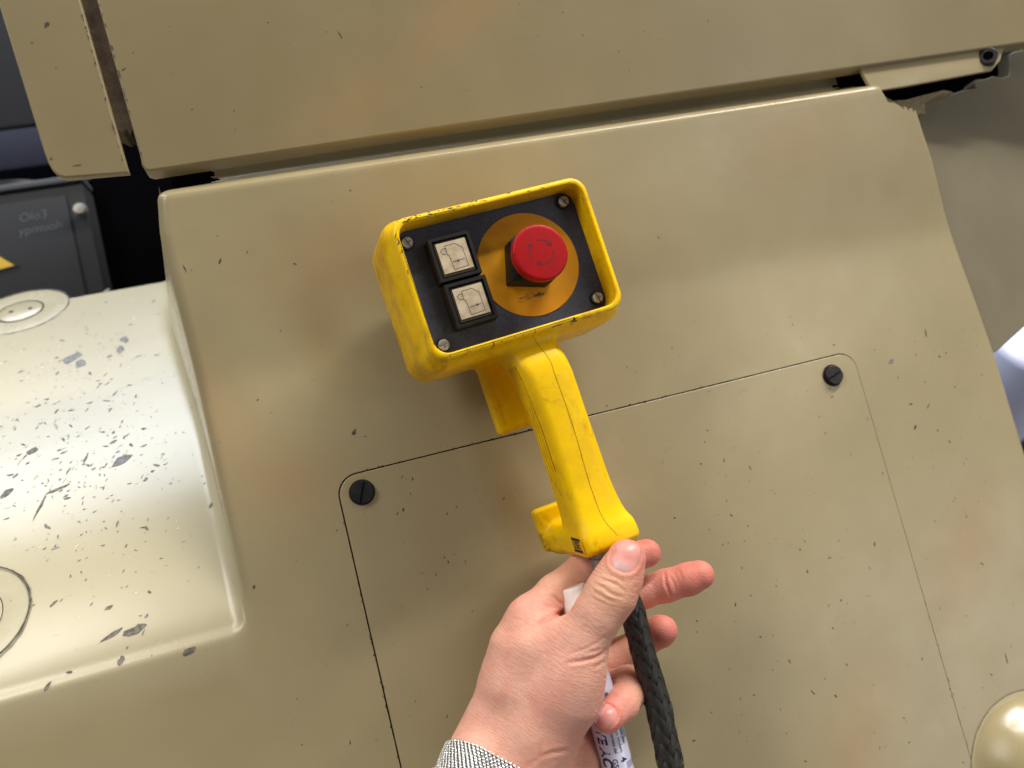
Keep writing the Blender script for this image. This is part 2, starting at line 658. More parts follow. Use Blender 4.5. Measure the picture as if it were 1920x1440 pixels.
class Grid:
    def __init__(s, lo, hi, vox):
        s.lo = np.array(lo, np.float32)
        s.vox = vox
        s.n = (np.ceil((np.array(hi) - lo) / vox)).astype(int) + 1
        s.ax = [(lo[i] + vox * np.arange(s.n[i])).astype(np.float32) for i in range(3)]

    def full(s, v=.05):
        return np.full(tuple(s.n), v, np.float32)

    def sub(s, plo, phi):
        a = np.clip(np.floor((np.array(plo) - s.lo) / s.vox).astype(int), 0, s.n)
        b = np.clip(np.ceil((np.array(phi) - s.lo) / s.vox).astype(int) + 1, 0, s.n)
        sl = tuple(slice(a[i], b[i]) for i in range(3))
        X = s.ax[0][sl[0]][:, None, None]
        Y = s.ax[1][sl[1]][None, :, None]
        Z = s.ax[2][sl[2]][None, None, :]
        return sl, X, Y, Z

    def capsule(s, D, p, q, r0, r1, k, margin=.012):
        p = np.asarray(p, np.float32)
        q = np.asarray(q, np.float32)
        R = max(r0, r1) + margin
        sl, X, Y, Z = s.sub(np.minimum(p, q) - R, np.maximum(p, q) + R)
        d = q - p
        L2 = float(d @ d) + 1e-12
        t = np.clip(((X - p[0]) * d[0] + (Y - p[1]) * d[1] + (Z - p[2]) * d[2]) / L2, 0, 1)
        dist = np.sqrt((X - p[0] - t * d[0]) ** 2 + (Y - p[1] - t * d[1]) ** 2 + (Z - p[2] - t * d[2]) ** 2) - (r0 + (r1 - r0) * t)
        D[sl] = smin(D[sl], dist, k)

    def sample(s, D, Q):
        Q = np.atleast_2d(Q)
        g = (Q - s.lo) / s.vox
        g = np.clip(g, 0, np.array(s.n) - 1.001)
        i = np.floor(g).astype(int)
        f = g - i
        out = 0
        for dx in (0, 1):
            for dy in (0, 1):
                for dz in (0, 1):
                    w = (f[:, 0] if dx else 1 - f[:, 0]) * (f[:, 1] if dy else 1 - f[:, 1]) * (f[:, 2] if dz else 1 - f[:, 2])
                    out = out + w * D[i[:, 0] + dx, i[:, 1] + dy, i[:, 2] + dz]
        return out

    def grad(s, D, Q):
        e = s.vox
        g = np.stack([s.sample(D, Q + np.eye(3)[k] * e) - s.sample(D, Q - np.eye(3)[k] * e) for k in range(3)], 1)
        return g / (np.linalg.norm(g, axis=1, keepdims=True) + 1e-12)

    def march(s, D, p, d, n=90):
        """from p walk along d until the surface"""
        p = np.array(p, float)
        d = nrm(d)
        for _ in range(n):
            v = float(s.sample(D, p)[0])
            if v < .00003:
                break
            p = p + d * max(v * .7, .00003)
        return p

    def nets(s, D):
        ins = D < 0
        c = np.zeros(tuple(s.n - 1), np.uint8)
        for dx in (0, 1):
            for dy in (0, 1):
                for dz in (0, 1):
                    c += ins[dx:s.n[0] - 1 + dx, dy:s.n[1] - 1 + dy, dz:s.n[2] - 1 + dz]
        act = (c > 0) & (c < 8)
        idx = np.argwhere(act)
        vid = np.full(act.shape, -1, np.int64)
        vid[tuple(idx.T)] = np.arange(len(idx))
        corners = [(a, b, e) for a in (0, 1) for b in (0, 1) for e in (0, 1)]
        val = {k: D[idx[:, 0] + k[0], idx[:, 1] + k[1], idx[:, 2] + k[2]] for k in corners}
        acc = np.zeros((len(idx), 3))
        cnt = np.zeros(len(idx))
        for a in corners:
            for ax in range(3):
                if a[ax] == 0:
                    b = list(a)
                    b[ax] = 1
                    b = tuple(b)
                    va, vb = val[a], val[b]
                    m = (va < 0) != (vb < 0)
                    t = va / np.where(m, va - vb, 1)
                    pos = np.tile(np.array(a, float), (len(idx), 1))
                    pos[:, ax] = t
                    acc[m] += pos[m]
                    cnt[m] += 1
        V = (idx + acc / cnt[:, None]) * s.vox + s.lo
        quads = []
        for ax in range(3):
            u, v = [(1, 2), (2, 0), (0, 1)][ax]
            sa = [slice(None)] * 3
            sb = [slice(None)] * 3
            sa[ax] = slice(0, -1)
            sb[ax] = slice(1, None)
            e = np.argwhere(ins[tuple(sa)] != ins[tuple(sb)])
            ok = (e[:, u] > 0) & (e[:, v] > 0) & (e[:, u] < s.n[u] - 1) & (e[:, v] < s.n[v] - 1)
            e = e[ok]
            flip = ins[tuple(e.T)]
            q = []
            for du, dv in ((1, 1), (0, 1), (0, 0), (1, 0)):
                cc = e.copy()
                cc[:, u] -= du
                cc[:, v] -= dv
                q.append(vid[tuple(cc.T)])
            q = np.stack(q, 1)
            q[~flip] = q[~flip][:, ::-1]
            quads.append(q)
        return V, np.concatenate(quads)


# ------------------------------------------------------------------ machine
machine = thing('machine_housing', 'large tan painted metal machine housing with chipped paint behind the yellow control box', 'machine')
BEND = math.tan(math.radians(12.))


def sstep(x, a, b):
    t = np.clip((x - a) / (b - a), 0, 1)
    return t * t * (3 - 2 * t)


def panelH(w):
    s = 6.5
    soft = s * np.logaddexp(0, (w - 41.) / s) * BEND
    top = sstep(w, 149, 169)
    return soft * (1 - top) - 5.0 * top


# depth of the hood shelf to the left, a rolled sheet that leans back
_ws = np.arange(-140., 420., 1.)
_ang = np.radians(27 + 21 * np.clip((_ws + 107) / 150, 0, 1)) * sstep(_ws, -128, -84)
_hood = -np.cumsum(np.tan(_ang))


def hoodH(w):
    return np.interp(w, _ws, _hood)


W_TOP = 100.
for w_ in np.arange(40., 400., .5):
    if PX(np.array([-.29, w_ / 1000, hoodH(w_) / 1000]))[1] < 524:
        W_TOP = w_
        break

UL, UR = -188.3, 370.


def URw(w):
    return np.interp(w, [-400, -60, -16, 35, 93, 131, 160], [372, 373, 371, 367.5, 359.5, 350.5, 344])


def surfH(u, w):
    """height of the front sheet, mm"""
    pan = panelH(w)
    hd = hoodH(w) - 11 * sstep(w, W_TOP - 7, W_TOP) ** 2
    # left edge: rolled over, drafted side wall, then a fillet into the hood
    ul = UL + 4 * sstep(w, 125, 158)
    xr_ = np.clip((ul + 8. - u) / 8., 0, 1)
    pan = pan - 8. * (1 - np.sqrt(1 - xr_ ** 2)) * sstep(-hoodH(w), .5, 16)
    wall = pan - np.clip(ul - u, 0, None) * 5.2
    r = 12.
    uf = ul - np.clip(pan - hd, 0, None) / 5.2
    dd = np.clip(u - (uf - r * .75), 0, r * .999)
    hood = np.maximum(hd + r - np.sqrt(r * r - dd ** 2), wall) + 9 * sstep(-w, 99, 118)
    k = 1.6
    h = np.clip(.5 + .5 * (hood - pan) / k, 0, 1)
    H = np.where(u < ul, hood * (1 - h) + pan * h - k * h * (1 - h), pan)
    # right edge: rolled over and turned back
    e = np.clip(u - (URw(w) - 3.5), 0, None)
    H = H - np.where(e < 3.5, 3.5 - np.sqrt(np.clip(3.5 ** 2 - e ** 2, 0, None)), 3.5 + (e - 3.5) * 30)
    return np.maximum(H, -330)


us = np.concatenate([np.arange(-470, -235, 5.), np.arange(-235, -200, .8), np.arange(-200, -178, .4), np.arange(-178, -136, 1.3), [-135.],
                     np.arange(-131, 264, 5.), [265.], np.arange(270, 335, 5.), np.arange(335, 374.5, .45)])
wsr = np.concatenate([np.arange(-430, -400, 10.), np.arange(-400, -125, 5.), np.arange(-125, -90, 1.5), np.arange(-90, -20, 2.), np.arange(-20, 150, 2.5), np.arange(150, 170, .8),
                      np.arange(170, 200, 3.), np.arange(200, W_TOP + 1, 1.5) if W_TOP > 200 else []])
wsr = np.unique(np.round(np.append(wsr, -20.), 3))
UU, WW = np.meshgrid(us, wsr, indexing='ij')
LIMA = P(1646, 196, 20)[1] * 1000
LIMB = (LIMA - P(1718, 208, 19)[1] * 1000) / 28.
LIM = np.where(UU < 322, 197, LIMA - np.clip(UU - 322, 0, 40) * LIMB + 1.1 * np.sin(UU * 1.3) + .9 * np.sin(UU * 2.9))
WW = np.minimum(WW, LIM)
HH = surfH(UU, WW)
VV = np.stack([UU, WW, HH], -1).reshape(-1, 3) / 1000
nu, nw = len(us), len(wsr)
ii, jj = np.meshgrid(np.arange(nu - 1), np.arange(nw - 1), indexing='ij')
cu = (us[:-1] + us[1:])[ii] / 2
cw = (wsr[:-1] + wsr[1:])[jj] / 2
HOLE = (-135., 265., -400., -20.)
keep = ~((cu > HOLE[0]) & (cu < HOLE[1]) & (cw > HOLE[2]) & (cw < HOLE[3]))
keep &= ~((cu < -190.6) & (cw > W_TOP))
keep &= ~((cu > -190.6) & (cw > 197))
keep &= (WW[:-1, 1:] - WW[:-1, :-1] > 1e-3) | (WW[1:, 1:] - WW[1:, :-1] > 1e-3)
# cut corner at the top right and torn holes at the ends of the channel
keep &= ~((cu > 322) & (cw > 158))
jag = np.sin(cu * 1.9) * 2.2 + np.sin(cu * .83 + 1) * 2.5
keep &= ~((cu < -152 + np.sin(cw * 1.1) * 3) & (cu > -195) & (cw > 159.5 + np.clip((cu + 178) * .10, 0, 3)) & (cw < 210))
keep &= ~((cu > 306 + np.sin(cw * 1.7) * 3) & (cw > 164) & (cw < 190))
a = ii * nw + jj
Q = np.stack([a, a + nw, a + nw + 1, a + 1], -1)[keep]
# ring of faces round the opening for the cover plate
lo_u, hi_u, lo_w, hi_w = HOLE
CV = (-122.3, 252.5, -395., -31.5)


def rect_ring(n=24):
    outer, inner = [], []
    inn = rrect((CV[0] + CV[1]) / 2, (CV[2] + CV[3]) / 2, (CV[1] - CV[0]) / 2, (CV[3] - CV[2]) / 2, 13, 10)
    for (x, y) in inn:
        cx, cy = (lo_u + hi_u) / 2, (lo_w + hi_w) / 2
        dx, dy = x - cx, y - cy
        t = min((hi_u - cx) / abs(dx) if dx else 1e9, (hi_w - cy) / abs(dy) if dy else 1e9)
        outer.append((cx + dx * t, cy + dy * t))
        inner.append((x, y))
    return outer, inner


outer, inner = rect_ring()
V2 = []
for p in outer:
    V2.append((p[0], p[1], 0))
for p in inner:
    V2.append((p[0], p[1], 0))
for p in inner:
    V2.append((p[0], p[1], -4))
nn = len(inner)
F2 = []
# corners of the outer rectangle
for k in range(nn):
    k2 = (k + 1) % nn
    F2.append((k, k2, nn + k2, nn + k))
    F2.append((nn + k, nn + k2, 2 * nn + k2, 2 * nn + k))
corner_fill = []
for (cx, cy) in ((hi_u, hi_w), (lo_u, hi_w), (lo_u, lo_w), (hi_u, lo_w)):
    # find the pair of consecutive outer points between which the rectangle's corner lies
    for k in range(nn):
        p, q = outer[k], outer[(k + 1) % nn]
        onx = abs(p[0] - cx) < 1e-6 or abs(q[0] - cx) < 1e-6
        ony = abs(p[1] - cy) < 1e-6 or abs(q[1] - cy) < 1e-6
        if onx and ony and not (abs(p[0] - q[0]) < 1e-6 or abs(p[1] - q[1]) < 1e-6):
            corner_fill.append((k, (k + 1) % nn, len(V2)))
            V2.append((cx, cy, 0))
for k, k2, c in corner_fill:
    F2.append((k, c, k2, k2))
base = len(VV)
VVa = np.concatenate([VV, np.array(V2) / 1000])
Qr = np.array(F2) + base
# orient ring flat faces upward
Qall = np.concatenate([Q, Qr])
bmf = bpy.data.meshes.new('front_panel')
bmf.from_pydata([tuple(v) for v in VVa.tolist()], [], [tuple(dict.fromkeys(f)) for f in Qall.tolist()])
bm = bmesh.new()
bm.from_mesh(bmf)
for f in bm.faces:
    f.smooth = True
    if f.normal.z < -.05:
        f.normal_flip()
    cc = f.calc_center_median()
for e in bm.edges:
    if len(e.link_faces) == 2 and e.calc_face_angle(0) > 1.2:
        e.smooth = False
loose = [v for v in bm.verts if not v.link_faces]
bmesh.ops.delete(bm, geom=loose, context='VERTS')
bm.to_mesh(bmf)
bm.free()
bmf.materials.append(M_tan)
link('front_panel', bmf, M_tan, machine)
print('W_TOP', W_TOP)

# dark floor of the groove and the cover plate with its own bevelled edge
inn_c = lambda g, gr: rrect((CV[0] + g + CV[1] - gr) / 2000, (CV[2] + g + CV[3] - g) / 2000, (CV[1] - gr - CV[0] - g) / 2000, (CV[3] - CV[2] - 2 * g) / 2000, .0125, 10)
gf = prism_me('groove_floor', inn_c(-.5, -.5), -.006, -.0025)
link('groove_floor', gf, M_groove, machine)
cover = link('cover_plate', prism_me('cover_plate', inn_c(.8, .03), -.0022, -.00005, .0005, 3), M_tan, machine)


def slotted(name, r, h, slot, parent, loc, rz, mat, N=None, washer=None):
    """cheese-head screw: a round head split by a real slot"""
    bm = bmesh.new()
    n = 40
    hw = slot / 2

    def half(sgn):
        pts = []
        a0 = math.asin(hw / r)
        for i in range(n // 2 + 1):
            a = a0 + (math.pi - 2 * a0) * i / (n // 2)
            pts.append((r * math.cos(a), sgn * r * math.sin(a)))
        return pts
    meshes = []
    for sgn in (1, -1):
        pts = half(sgn)
        if sgn < 0:
            pts = pts[::-1]
        t = [bm.verts.new((p[0] * .93, p[1] * .93 if abs(p[1]) > hw * 1.2 else p[1], h)) for p in pts]
        m_ = [bm.verts.new((p[0], p[1], h * .8)) for p in pts]
        b = [bm.verts.new((p[0], p[1], 0)) for p in pts]
        k = len(pts)
        bm.faces.new(t)
        for A, B in ((m_, t), (b, m_)):
            for i in range(k):
                bm.faces.new((A[i], A[(i + 1) % k], B[(i + 1) % k], B[i]))
    # slot floor
    fl = [bm.verts.new((sx * r * .97, sy * hw, h * .35)) for sx, sy in ((-1, -1), (1, -1), (1, 1), (-1, 1))]
    bm.faces.new(fl)
    bmesh.ops.recalc_face_normals(bm, faces=bm.faces[:])
    me = bpy.data.meshes.new(name)
    bm.to_mesh(me)
    bm.free()
    auto_smooth(me, 30)
    o = link(name, me, mat, parent)
    place(o, loc, rz, N)
    return o


for (x, y, rz) in ((679, 923, 1.42), (1561, 704, .55)):
    p = P(x, y, 0)
    sc = slotted('cover_screw', .0068, .0032, .0012, cover, (p[0], p[1], .0), rz - .24, M_blkmetal)
    dk = link('screw_recess', lathe_me('screw_recess', [(.0079, .0), (.0079, .0004), (.0070, .0005)], 40), M_groove, sc)

# dome at the lower right, blended into the panel by a small fillet
dc = P(1938, 1436, 0)
prof = []
Rd = .041
for i in range(26):
    t = i / 25
    r = Rd * t
    z = .021 * math.sqrt(max(0, 1 - (r / .035) ** 2)) if r < .033 else 0
    prof.append((r, z))
prof = []
for i in range(20):
    a_ = math.radians(90 * i / 19)
    prof.append((.0345 * math.sin(a_) ** .92, .0235 * math.cos(a_)))
for i in range(1, 7):
    a_ = math.radians(90 * i / 6)
    prof.append((.0345 + .0065 * (math.sin(a_)), .0002 + .0000))
pr2 = []
for i in range(44):
    r = .0520 * i / 43
    zd = .0260 * math.sqrt(max(0, 1 - (r / .0415) ** 2)) if r < .0415 else -.02 * (r - .0415) / .001
    zf_ = .0
    k_ = .0085
    h_ = min(1, max(0, .5 + .5 * (zd - zf_) / k_))
    pr2.append((max(r, 1e-5), .0255 * (.5 + .5 * math.cos(math.pi * min(1, r / .0500) ** 2.1)) + .00012))
dm = lathe_me('dome_boss', pr2, 64, 60)
M_dome = paint('tan_gloss_lit', srgb(172, 158, 118), .25, (), .04, .0004)  # base paler than TAN: light on the upturned dome put into the colour
bd = [n for n in M_dome.node_tree.nodes if n.type == 'BSDF_PRINCIPLED'][0]
bd.inputs['Coat Weight'].default_value = .12
bd.inputs['Coat Roughness'].default_value = .1
place(link('dome_boss', dm, M_dome, machine), (dc[0], dc[1], 0))

# round plugs let into the hood
HOODN = lambda w: nrm([0, -(hoodH(w + 1) - hoodH(w - 1)) / 2 * 1, 1.])


def hood_point(x, y):
    lo_, hi_ = -107., W_TOP
    best = None
    for w in np.arange(-107, W_TOP + 60, .5):
        # point on sight line at that depth
        p = P(x, y, hoodH(w))
        e = abs(p[1] * 1000 - w)
        if best is None or e < best[0]:
            best = (e, p, w)
    return best[1], best[2]


def ring_me(name, r0, r1, z, n=64, wob=.0):
    rr = random.Random(int(r0 * 1e5))
    V, Fc = [], []
    for i in range(n):
        a_ = 2 * math.pi * i / n
        k = 1 + wob * rr.uniform(-1, 1)
        for r in (r0, r1 * k):
            V.append((r * math.cos(a_), r * math.sin(a_), z))
    for i in range(n):
        j = (i + 1) % n
        Fc.append((2 * i, 2 * j, 2 * j + 1, 2 * i + 1)[::-1])
    return mesh_py(name, V, Fc)


for (x, y, ro, ri, kind) in ((38, 584, .0405, .0185, 0), (-62, 1163, .0325, .0185, 1)):
    p, w = hood_point(x, y)
    N = frame_from(HOODN(w))
    o = link('round_plug', lathe_me('round_plug', [(ri * .1, .0009), (ri - .0012, .0009), (ri, .0004), (ri, -.003)], 56), M_hood, machine)
    place(o, p, 0, N)
    place(link('plug_gap', ring_me('plug_gap', ri, ri + (.0014 if kind == 0 else .0004), .0006), M_groove, o), (0, 0, 0))
    ro_o = link('plug_seat_edge', ring_me('plug_seat_edge', ro, ro + (.0008 if kind == 0 else .0013), .0007 if kind == 0 else .0009, 90, .012), M_chip, o)
    lip = link('plug_seat', lathe_me('plug_seat', [(ri + .001, .0001), (ri + .002, .0002), (ro - .002, .0002), (ro, .0000)], 64), M_hood, o)
    if kind == 0:
        for sx in (-.0075, .0085):
            h_ = link('pin_hole', lathe_me('pin_hole', [(.0001, .00095), (.0021, .00096), (.0021, .0005)], 20), M_groove, o)
            place(h_, (sx, .001, .0))
HOODROUND = None

# ---- upper panels: thick bevelled plates in front of the channel, leaning forward like the sheet below them
def PS(x, y, z0=22.):
    w = 200.
    for _ in range(12):
        p = P(x, y, z0 + (w - 171) * BEND)
        w = p[1] * 1000
    return (p[0], p[1])


def lean(me):
    for v in me.vertices:
        v.co.z += (v.co.y - .171) * BEND
    return me


c0 = PS(262, 321)
up = prism_me('upper_panel', [PS(97, -300), PS(181, 0), PS(262, 291), PS(265, 308), PS(271, 318), PS(281, 321), PS(700, 258), PS(1300, 170), PS(1918, 80.5), (.62, PS(1918, 80.5)[1] - .0004), (.62, PS(97, -300)[1])], .0100, .0220, .0013, 4)
link('upper_panel', lean(up), M_tan_up, machine)
ld = prism_me('side_door', [PS(66, -300), PS(-97, -300), PS(0, 18), PS(82, 285), PS(90, 306), PS(98, 320), PS(108, 329), PS(122, 333), PS(150, 331), PS(241, 323), PS(235, 303), PS(150, 0)], .0175, .0220, .0010, 3)
link('side_door', lean(ld), M_tan_up, machine)
gpt = [PS(60, -300, 11), PS(120, -300, 11), PS(268, 262, 11), PS(258, 246, 11), PS(250, 262, 11), PS(243, 252, 11), PS(236, 258, 11), PS(210, 240, 17)]
link('gap_filler', lean(prism_me('gap_filler', gpt, -.002, .0173, .0003, 1)), M_rust, machine)
# inside darkness behind the torn channel
link('dark_backing', box_me('dark_backing', (-.183, .10, -.09), (.52, .60, -.045)), M_black, machine)
link('dark_backing', box_me('dark_backing', (-.3190, -.20, -.52), (-.10, .60, -.43)), M_black, machine)  # black box standing in for the darkness beside the cabinet
# ragged rust crumbs along the door edge
bmx = bmesh.new()
for i in range(46):
    y_ = RND.uniform(0, 300)
    side = RND.random() < .6
    x, y = PS(147 + 84 * y_ / 300, y_) if side else PS(184 + 80 * y_ / 290, y_)
    zt = .02212 + (y - .171) * BEND
    s = RND.uniform(.0005, .0016)
    vs = [bmx.verts.new((x + RND.uniform(-.4, 1) * s * (1 if not side else -1) * RND.uniform(.4, 1), y + s * math.sin(2 * math.pi * k / 6) * RND.uniform(.7, 2.0), zt)) for k in range(6)]
    c_ = sum((v.co for v in vs), Vector()) / 6
    vs.sort(key=lambda v: math.atan2(v.co.y - c_.y, v.co.x - c_.x))
    bmx.faces.new(vs)
mx = bpy.data.meshes.new('edge_chips')
bmx.to_mesh(mx)
bmx.free()
link('edge_chips', mx, M_chip, machine, kind='stuff')

# hinge bar, bolt and the torn slot at the upper right
hb_pts = [P(x, y, 18)[:2] for x, y in ((1611, 124), (1636, 171), (1700, 161), (1861, 131), (1876, 112), (1884, 84), (1884, 70), (1611, 110))]
bar = link('hinge_bar', prism_me('hinge_bar', [tuple(p) for p in hb_pts], 0.0155, .018, .0005, 2), M_tan, machine)
pb = P(1852, 109, 18)
bolt = link('hinge_bolt', lathe_me('hinge_bolt', [(.0068, -.004), (.0068, .0030), (.0060, .0038), (.0036, .0038), (.0033, .0005)], 48), M_blkmetal, bar)
place(bolt, (pb[0] - .001, pb[1], .0185), 0, frame_from((-.55, .1, .8)))
link('bolt_socket', lathe_me('bolt_socket', [(.0034, .0010), (.0034, .0039)], 6, 20), M_black, bolt)
# filler putty broken away under the bar
pts = [tuple(P(x, y, -2)[:2]) for x, y in ((1652, 176), (1660, 190), (1668, 205), (1670, 214), (1690, 216), (1716, 211), (1736, 213), (1735, 191), (1762, 176), (1790, 172), (1770, 168), (1700, 186), (1675, 188))]
putty = link('putty_edge', prism_me('putty_edge', pts, -.012, -.0020, .0010, 2), chip_mat('putty', srgb(136, 120, 88), srgb(160, 144, 112)), machine)


def SQ(x, y, d=0.):
    """photo position on the turned-away plane of the side casting"""
    u = 400.
    for _ in range(14):
        p = P(x, y, -8 - .16 * (u - 372) + d)
        u = p[0] * 1000
    return (p[0], p[1])


side_px = [(1722, 300), (1712, 215), (1716, 201), (1728, 190), (1739, 184), (1765, 177), (1784, 176), (1806, 168), (1831, 165), (1826, 158), (1830, 149), (1848, 147), (1862, 142), (1880, 145), (1892, 141), (1894, 120), (1892, 101), (1905, 95),
           (1922, 92), (2300, 40), (2300, 420), (1990, 560), (1945, 592), (1920, 613), (1896, 635), (1872, 657), (1852, 668)]
sme = prism_me('side_casting', [SQ(x, y) for x, y in side_px], -.012, 0, .0012, 3)
for v in sme.vertices:
    v.co.z += -.008 - .16 * (v.co.x - .372)
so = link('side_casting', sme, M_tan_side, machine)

# ---- paint chips: small flakes struck out of the paint (real outlines, laid on the surface)


def chips(name, spots, hfun, mat, seed, parent=machine, nvec=None, lift=.00012):
    rr = random.Random(seed)
    V, Fc = [], []
    for (u, w, L, wd, ang) in spots:
        n = 9
        c, s = math.cos(ang), math.sin(ang)
        b = len(V)
        ph = rr.uniform(0, 6)
        for k in range(n):
            t = 2 * math.pi * k / n
            rx = L / 2 * (1 + .45 * math.sin(2 * t + ph) * rr.uniform(.3, 1)) * rr.uniform(.75, 1.1)
            ry = wd / 2 * rr.uniform(.55, 1.2)
            x = u + math.cos(t) * rx * c - math.sin(t) * ry * s
            y = w + math.cos(t) * rx * s + math.sin(t) * ry * c
            V.append((x / 1000, y / 1000, hfun(x, y) / 1000 + lift))
        Fc.append(tuple(range(b, b + n)))
    me = mesh_py(name, V, Fc)
    return link(name, me, mat, parent, kind='stuff')


hf = lambda x, y: float(surfH(np.array(x), np.array(y)))
rr = random.Random(11)
sp = []
sp2 = []
for _ in range(420):
    x, y = rr.uniform(1120, 1900), rr.uniform(600, 1430)
    if rr.random() > .45 + .55 * (x - 1120) / 780:
        continue
    p = P(x, y)
    L = rr.choice((.5, .6, .8, 1.0, 1.4, 2.0)) * rr.uniform(.7, 1.2)
    sp.append((p[0] * 1000, p[1] * 1000, L * 1.3, L * rr.uniform(.28, .7), rr.uniform(-1.5, 1.5) + 1.3))
for _ in range(150):
    x, y = rr.uniform(300, 1750), rr.uniform(330, 1430)
    p = P(x, y, 0)
    L = rr.choice((.4, .5, .7, .9, 1.6)) * rr.uniform(.7, 1.2)
    if p[1] > .155:
        continue
    sp.append((p[0] * 1000, p[1] * 1000, L * 1.2, L * rr.uniform(.25, .7), rr.uniform(0, 3.1)))
for _ in range(60):
    x, y = rr.uniform(630, 1080), rr.uniform(850, 1400)
    p = P(x, y, 0)
    L = rr.choice((.5, .9, 1.3, 2.2)) * rr.uniform(.7, 1.1)
    sp.append((p[0] * 1000, p[1] * 1000, L * 1.2, L * rr.uniform(.22, .45), rr.gauss(.9, .35)))
# the larger marks one can pick out in the picture
for x, y, L, wd, a_ in ((412, 489, 5.2, 1.3, 1.0), (346, 503, 4.6, .9, -1.35), (664, 810, 4.6, 3.0, .7), (358, 505, 1.2, .7, 0), (553, 494, 2.8, .8, -.4), (1736, 625, 6, 1.4, 1.4),
                        (1716, 801, 4.6, 1.7, .9), (1740, 762, 5, 1.1, .8), (1887, 1235, 8, .9, 1.5), (657, 355, 1.8, .9, .8), (1650, 675, .1, .1, 0), (483, 750, 2, 1, .5),
                        (756, 956, 3.2, 1.4, 1.2), (745, 963, 2.6, .8, 1.0), (476, 1101, 4.0, 1.6, .9), (1567, 1305, 3.4, 1.5, -1.2), (1524, 1298, 4, .8, -1.1), (1562, 1178, 3, .9, -1.1),
                        (1500, 1030, 2.4, .8, -.5), (1555, 1046, 3.6, .8, -.3), (1640, 1020, 3, 1.3, 1.3), (1841, 1057, 3.4, 1.2, -.7), (1812, 968, 2.8, .9, -1.2), (612, 62, .1, .1, 0)):
    p = P(x, y, max(0, panelH(P(x, y)[1] * 1000)))
    sp.append((p[0] * 1000, p[1] * 1000, L, wd, a_))
sp = [(s_[0], s_[1], s_[2] * .85, s_[3] * .9, s_[4]) for s_ in sp if s_[0] > UL + 4 and s_[0] < UR - 3 and not (s_[0] > 325 and s_[1] > 140)]
chips('paint_chip', sp, hf, M_chip, 3)
p = P(1671, 677)
chips('grey_chip', [(p[0] * 1000, p[1] * 1000, 5, 3.6, .3)], hf, M_chip_grey, 4)
# light scratches
sl = []
for _ in range(70):
    x, y = rr.uniform(320, 1800), rr.uniform(360, 1400)
    p = P(x, y, 0)
    sl.append((p[0] * 1000, p[1] * 1000, rr.uniform(2, 7), rr.uniform(.12, .22), rr.uniform(-.4, 1.6)))
sl = [s_ for s_ in sl if s_[0] > UL + 6 and s_[0] < UR - 5 and s_[1] < 140]
chips('scratch', sl, hf, chip_mat('thin_scratch', srgb(150, 136, 102), srgb(186, 172, 138)), 8, lift=.0001)
# chips of the hood
hs, hg, hl = [], [], []
for _ in range(1000):
    x, y = rr.gauss(150, 125), rr.gauss(810, 160)
    if x < -60 or x > 440 or y < 540 or y > 1290:
        continue
    p, w = hood_point(x, y) if False else (None, None)
    # fast sight-line solve
    lo_w_, hi_w_ = -112., W_TOP - 6
    for _k in range(22):
        mid = (lo_w_ + hi_w_) / 2
        q = P(x, y, float(hoodH(mid)))
        if q[1] * 1000 > mid:
            lo_w_ = mid
        else:
            hi_w_ = mid
    u = q[0] * 1000
    if u > -201 or mid > W_TOP - 9:
        continue
    L = rr.choice((.6, .8, 1.2, 1.7, 2.3, 3.2, 4.4)) * rr.uniform(.5, 1.15)
    ent = (u, mid, L, L * rr.uniform(.16, .5), rr.gauss(.35, .6))
    (hs if rr.random() < .38 else hg if rr.random() < .7 else hl).append(ent)


def hq(x, y):
    lo_w_, hi_w_ = -112., W_TOP - 6
    for _k in range(24):
        mid = (lo_w_ + hi_w_) / 2
        q = P(x, y, float(hoodH(mid)))
        if q[1] * 1000 > mid:
            lo_w_ = mid
        else:
            hi_w_ = mid
    return q[0] * 1000, mid


big = []
for x, y, L, wd, a_ in ((135, 672, 15, 12, .2), (150, 682, 9, 9, 1.), (226, 655, 9, 8, .6), (232, 636, 7, 9, .4), (205, 668, 5, 3, .4), (228, 863, 11, 7, .3), (60, 845, 9, 5, .5), (250, 1182, 17, 5, .3),
                        (210, 1190, 12, 2.4, .3), (92, 1285, 4.5, 2.4, .9), (228, 1237, 4, 4, .9), (355, 1220, 8, 4, .1), (75, 950, 14, 2.5, 1.2), (110, 916, 14, 2.6, .2), (12, 925, 8, 5, .6), (380, 760, 6, 3, .9), (200, 545, 7, 4, .1)):
    u, w = hq(x, y)
    if w > -111:
        big.append((u, w, L, wd, a_))
chips('hood_chip', hs + big[6:], hf, chip_mat('hood_chip_paint', srgb(76, 70, 60), srgb(122, 114, 100)), 21, lift=.00025)
chips('hood_grey_chip', hg + big[:6], hf, M_chip_grey, 22, lift=.00022)
chips('hood_light_chip', hl, hf, M_chip_light, 23, lift=.0002)
uf = lambda x, y: 22.0 + (y - 171) * BEND
sp = []
for x, y, L, wd, a_ in ((638, 66, 5, .8, -1.2), (1328, 40, 2.6, .8, 1.1), (88, 46, 3.2, 2.6, .9), (232, 130, 3, 1, .5), (145, 310, 6, .8, 0), (96, 298, 2.2, 1.6, 1), (612, 60, 1.6, .4, 1),
                        (1160, 96, 2, .5, .4), (870, 170, 1.4, .5, .9), (1500, 60, 1.4, .5, .3), (160, 330, 4, 1, 0), (105, 128, .9, .7, 0), (360, 205, 1, .8, 0), (60, 80, 1.2, .7, .3)):
    p = PS(x, y)
    sp.append((p[0] * 1000, p[1] * 1000, L, wd, a_))
for _ in range(50):
    p = PS(rr.uniform(230, 1900), rr.uniform(5, 260))
    if p[1] > .175:
        L = rr.uniform(.4, 1.2)
        sp.append((p[0] * 1000, p[1] * 1000, L, L * rr.uniform(.3, .8), rr.uniform(0, 3)))
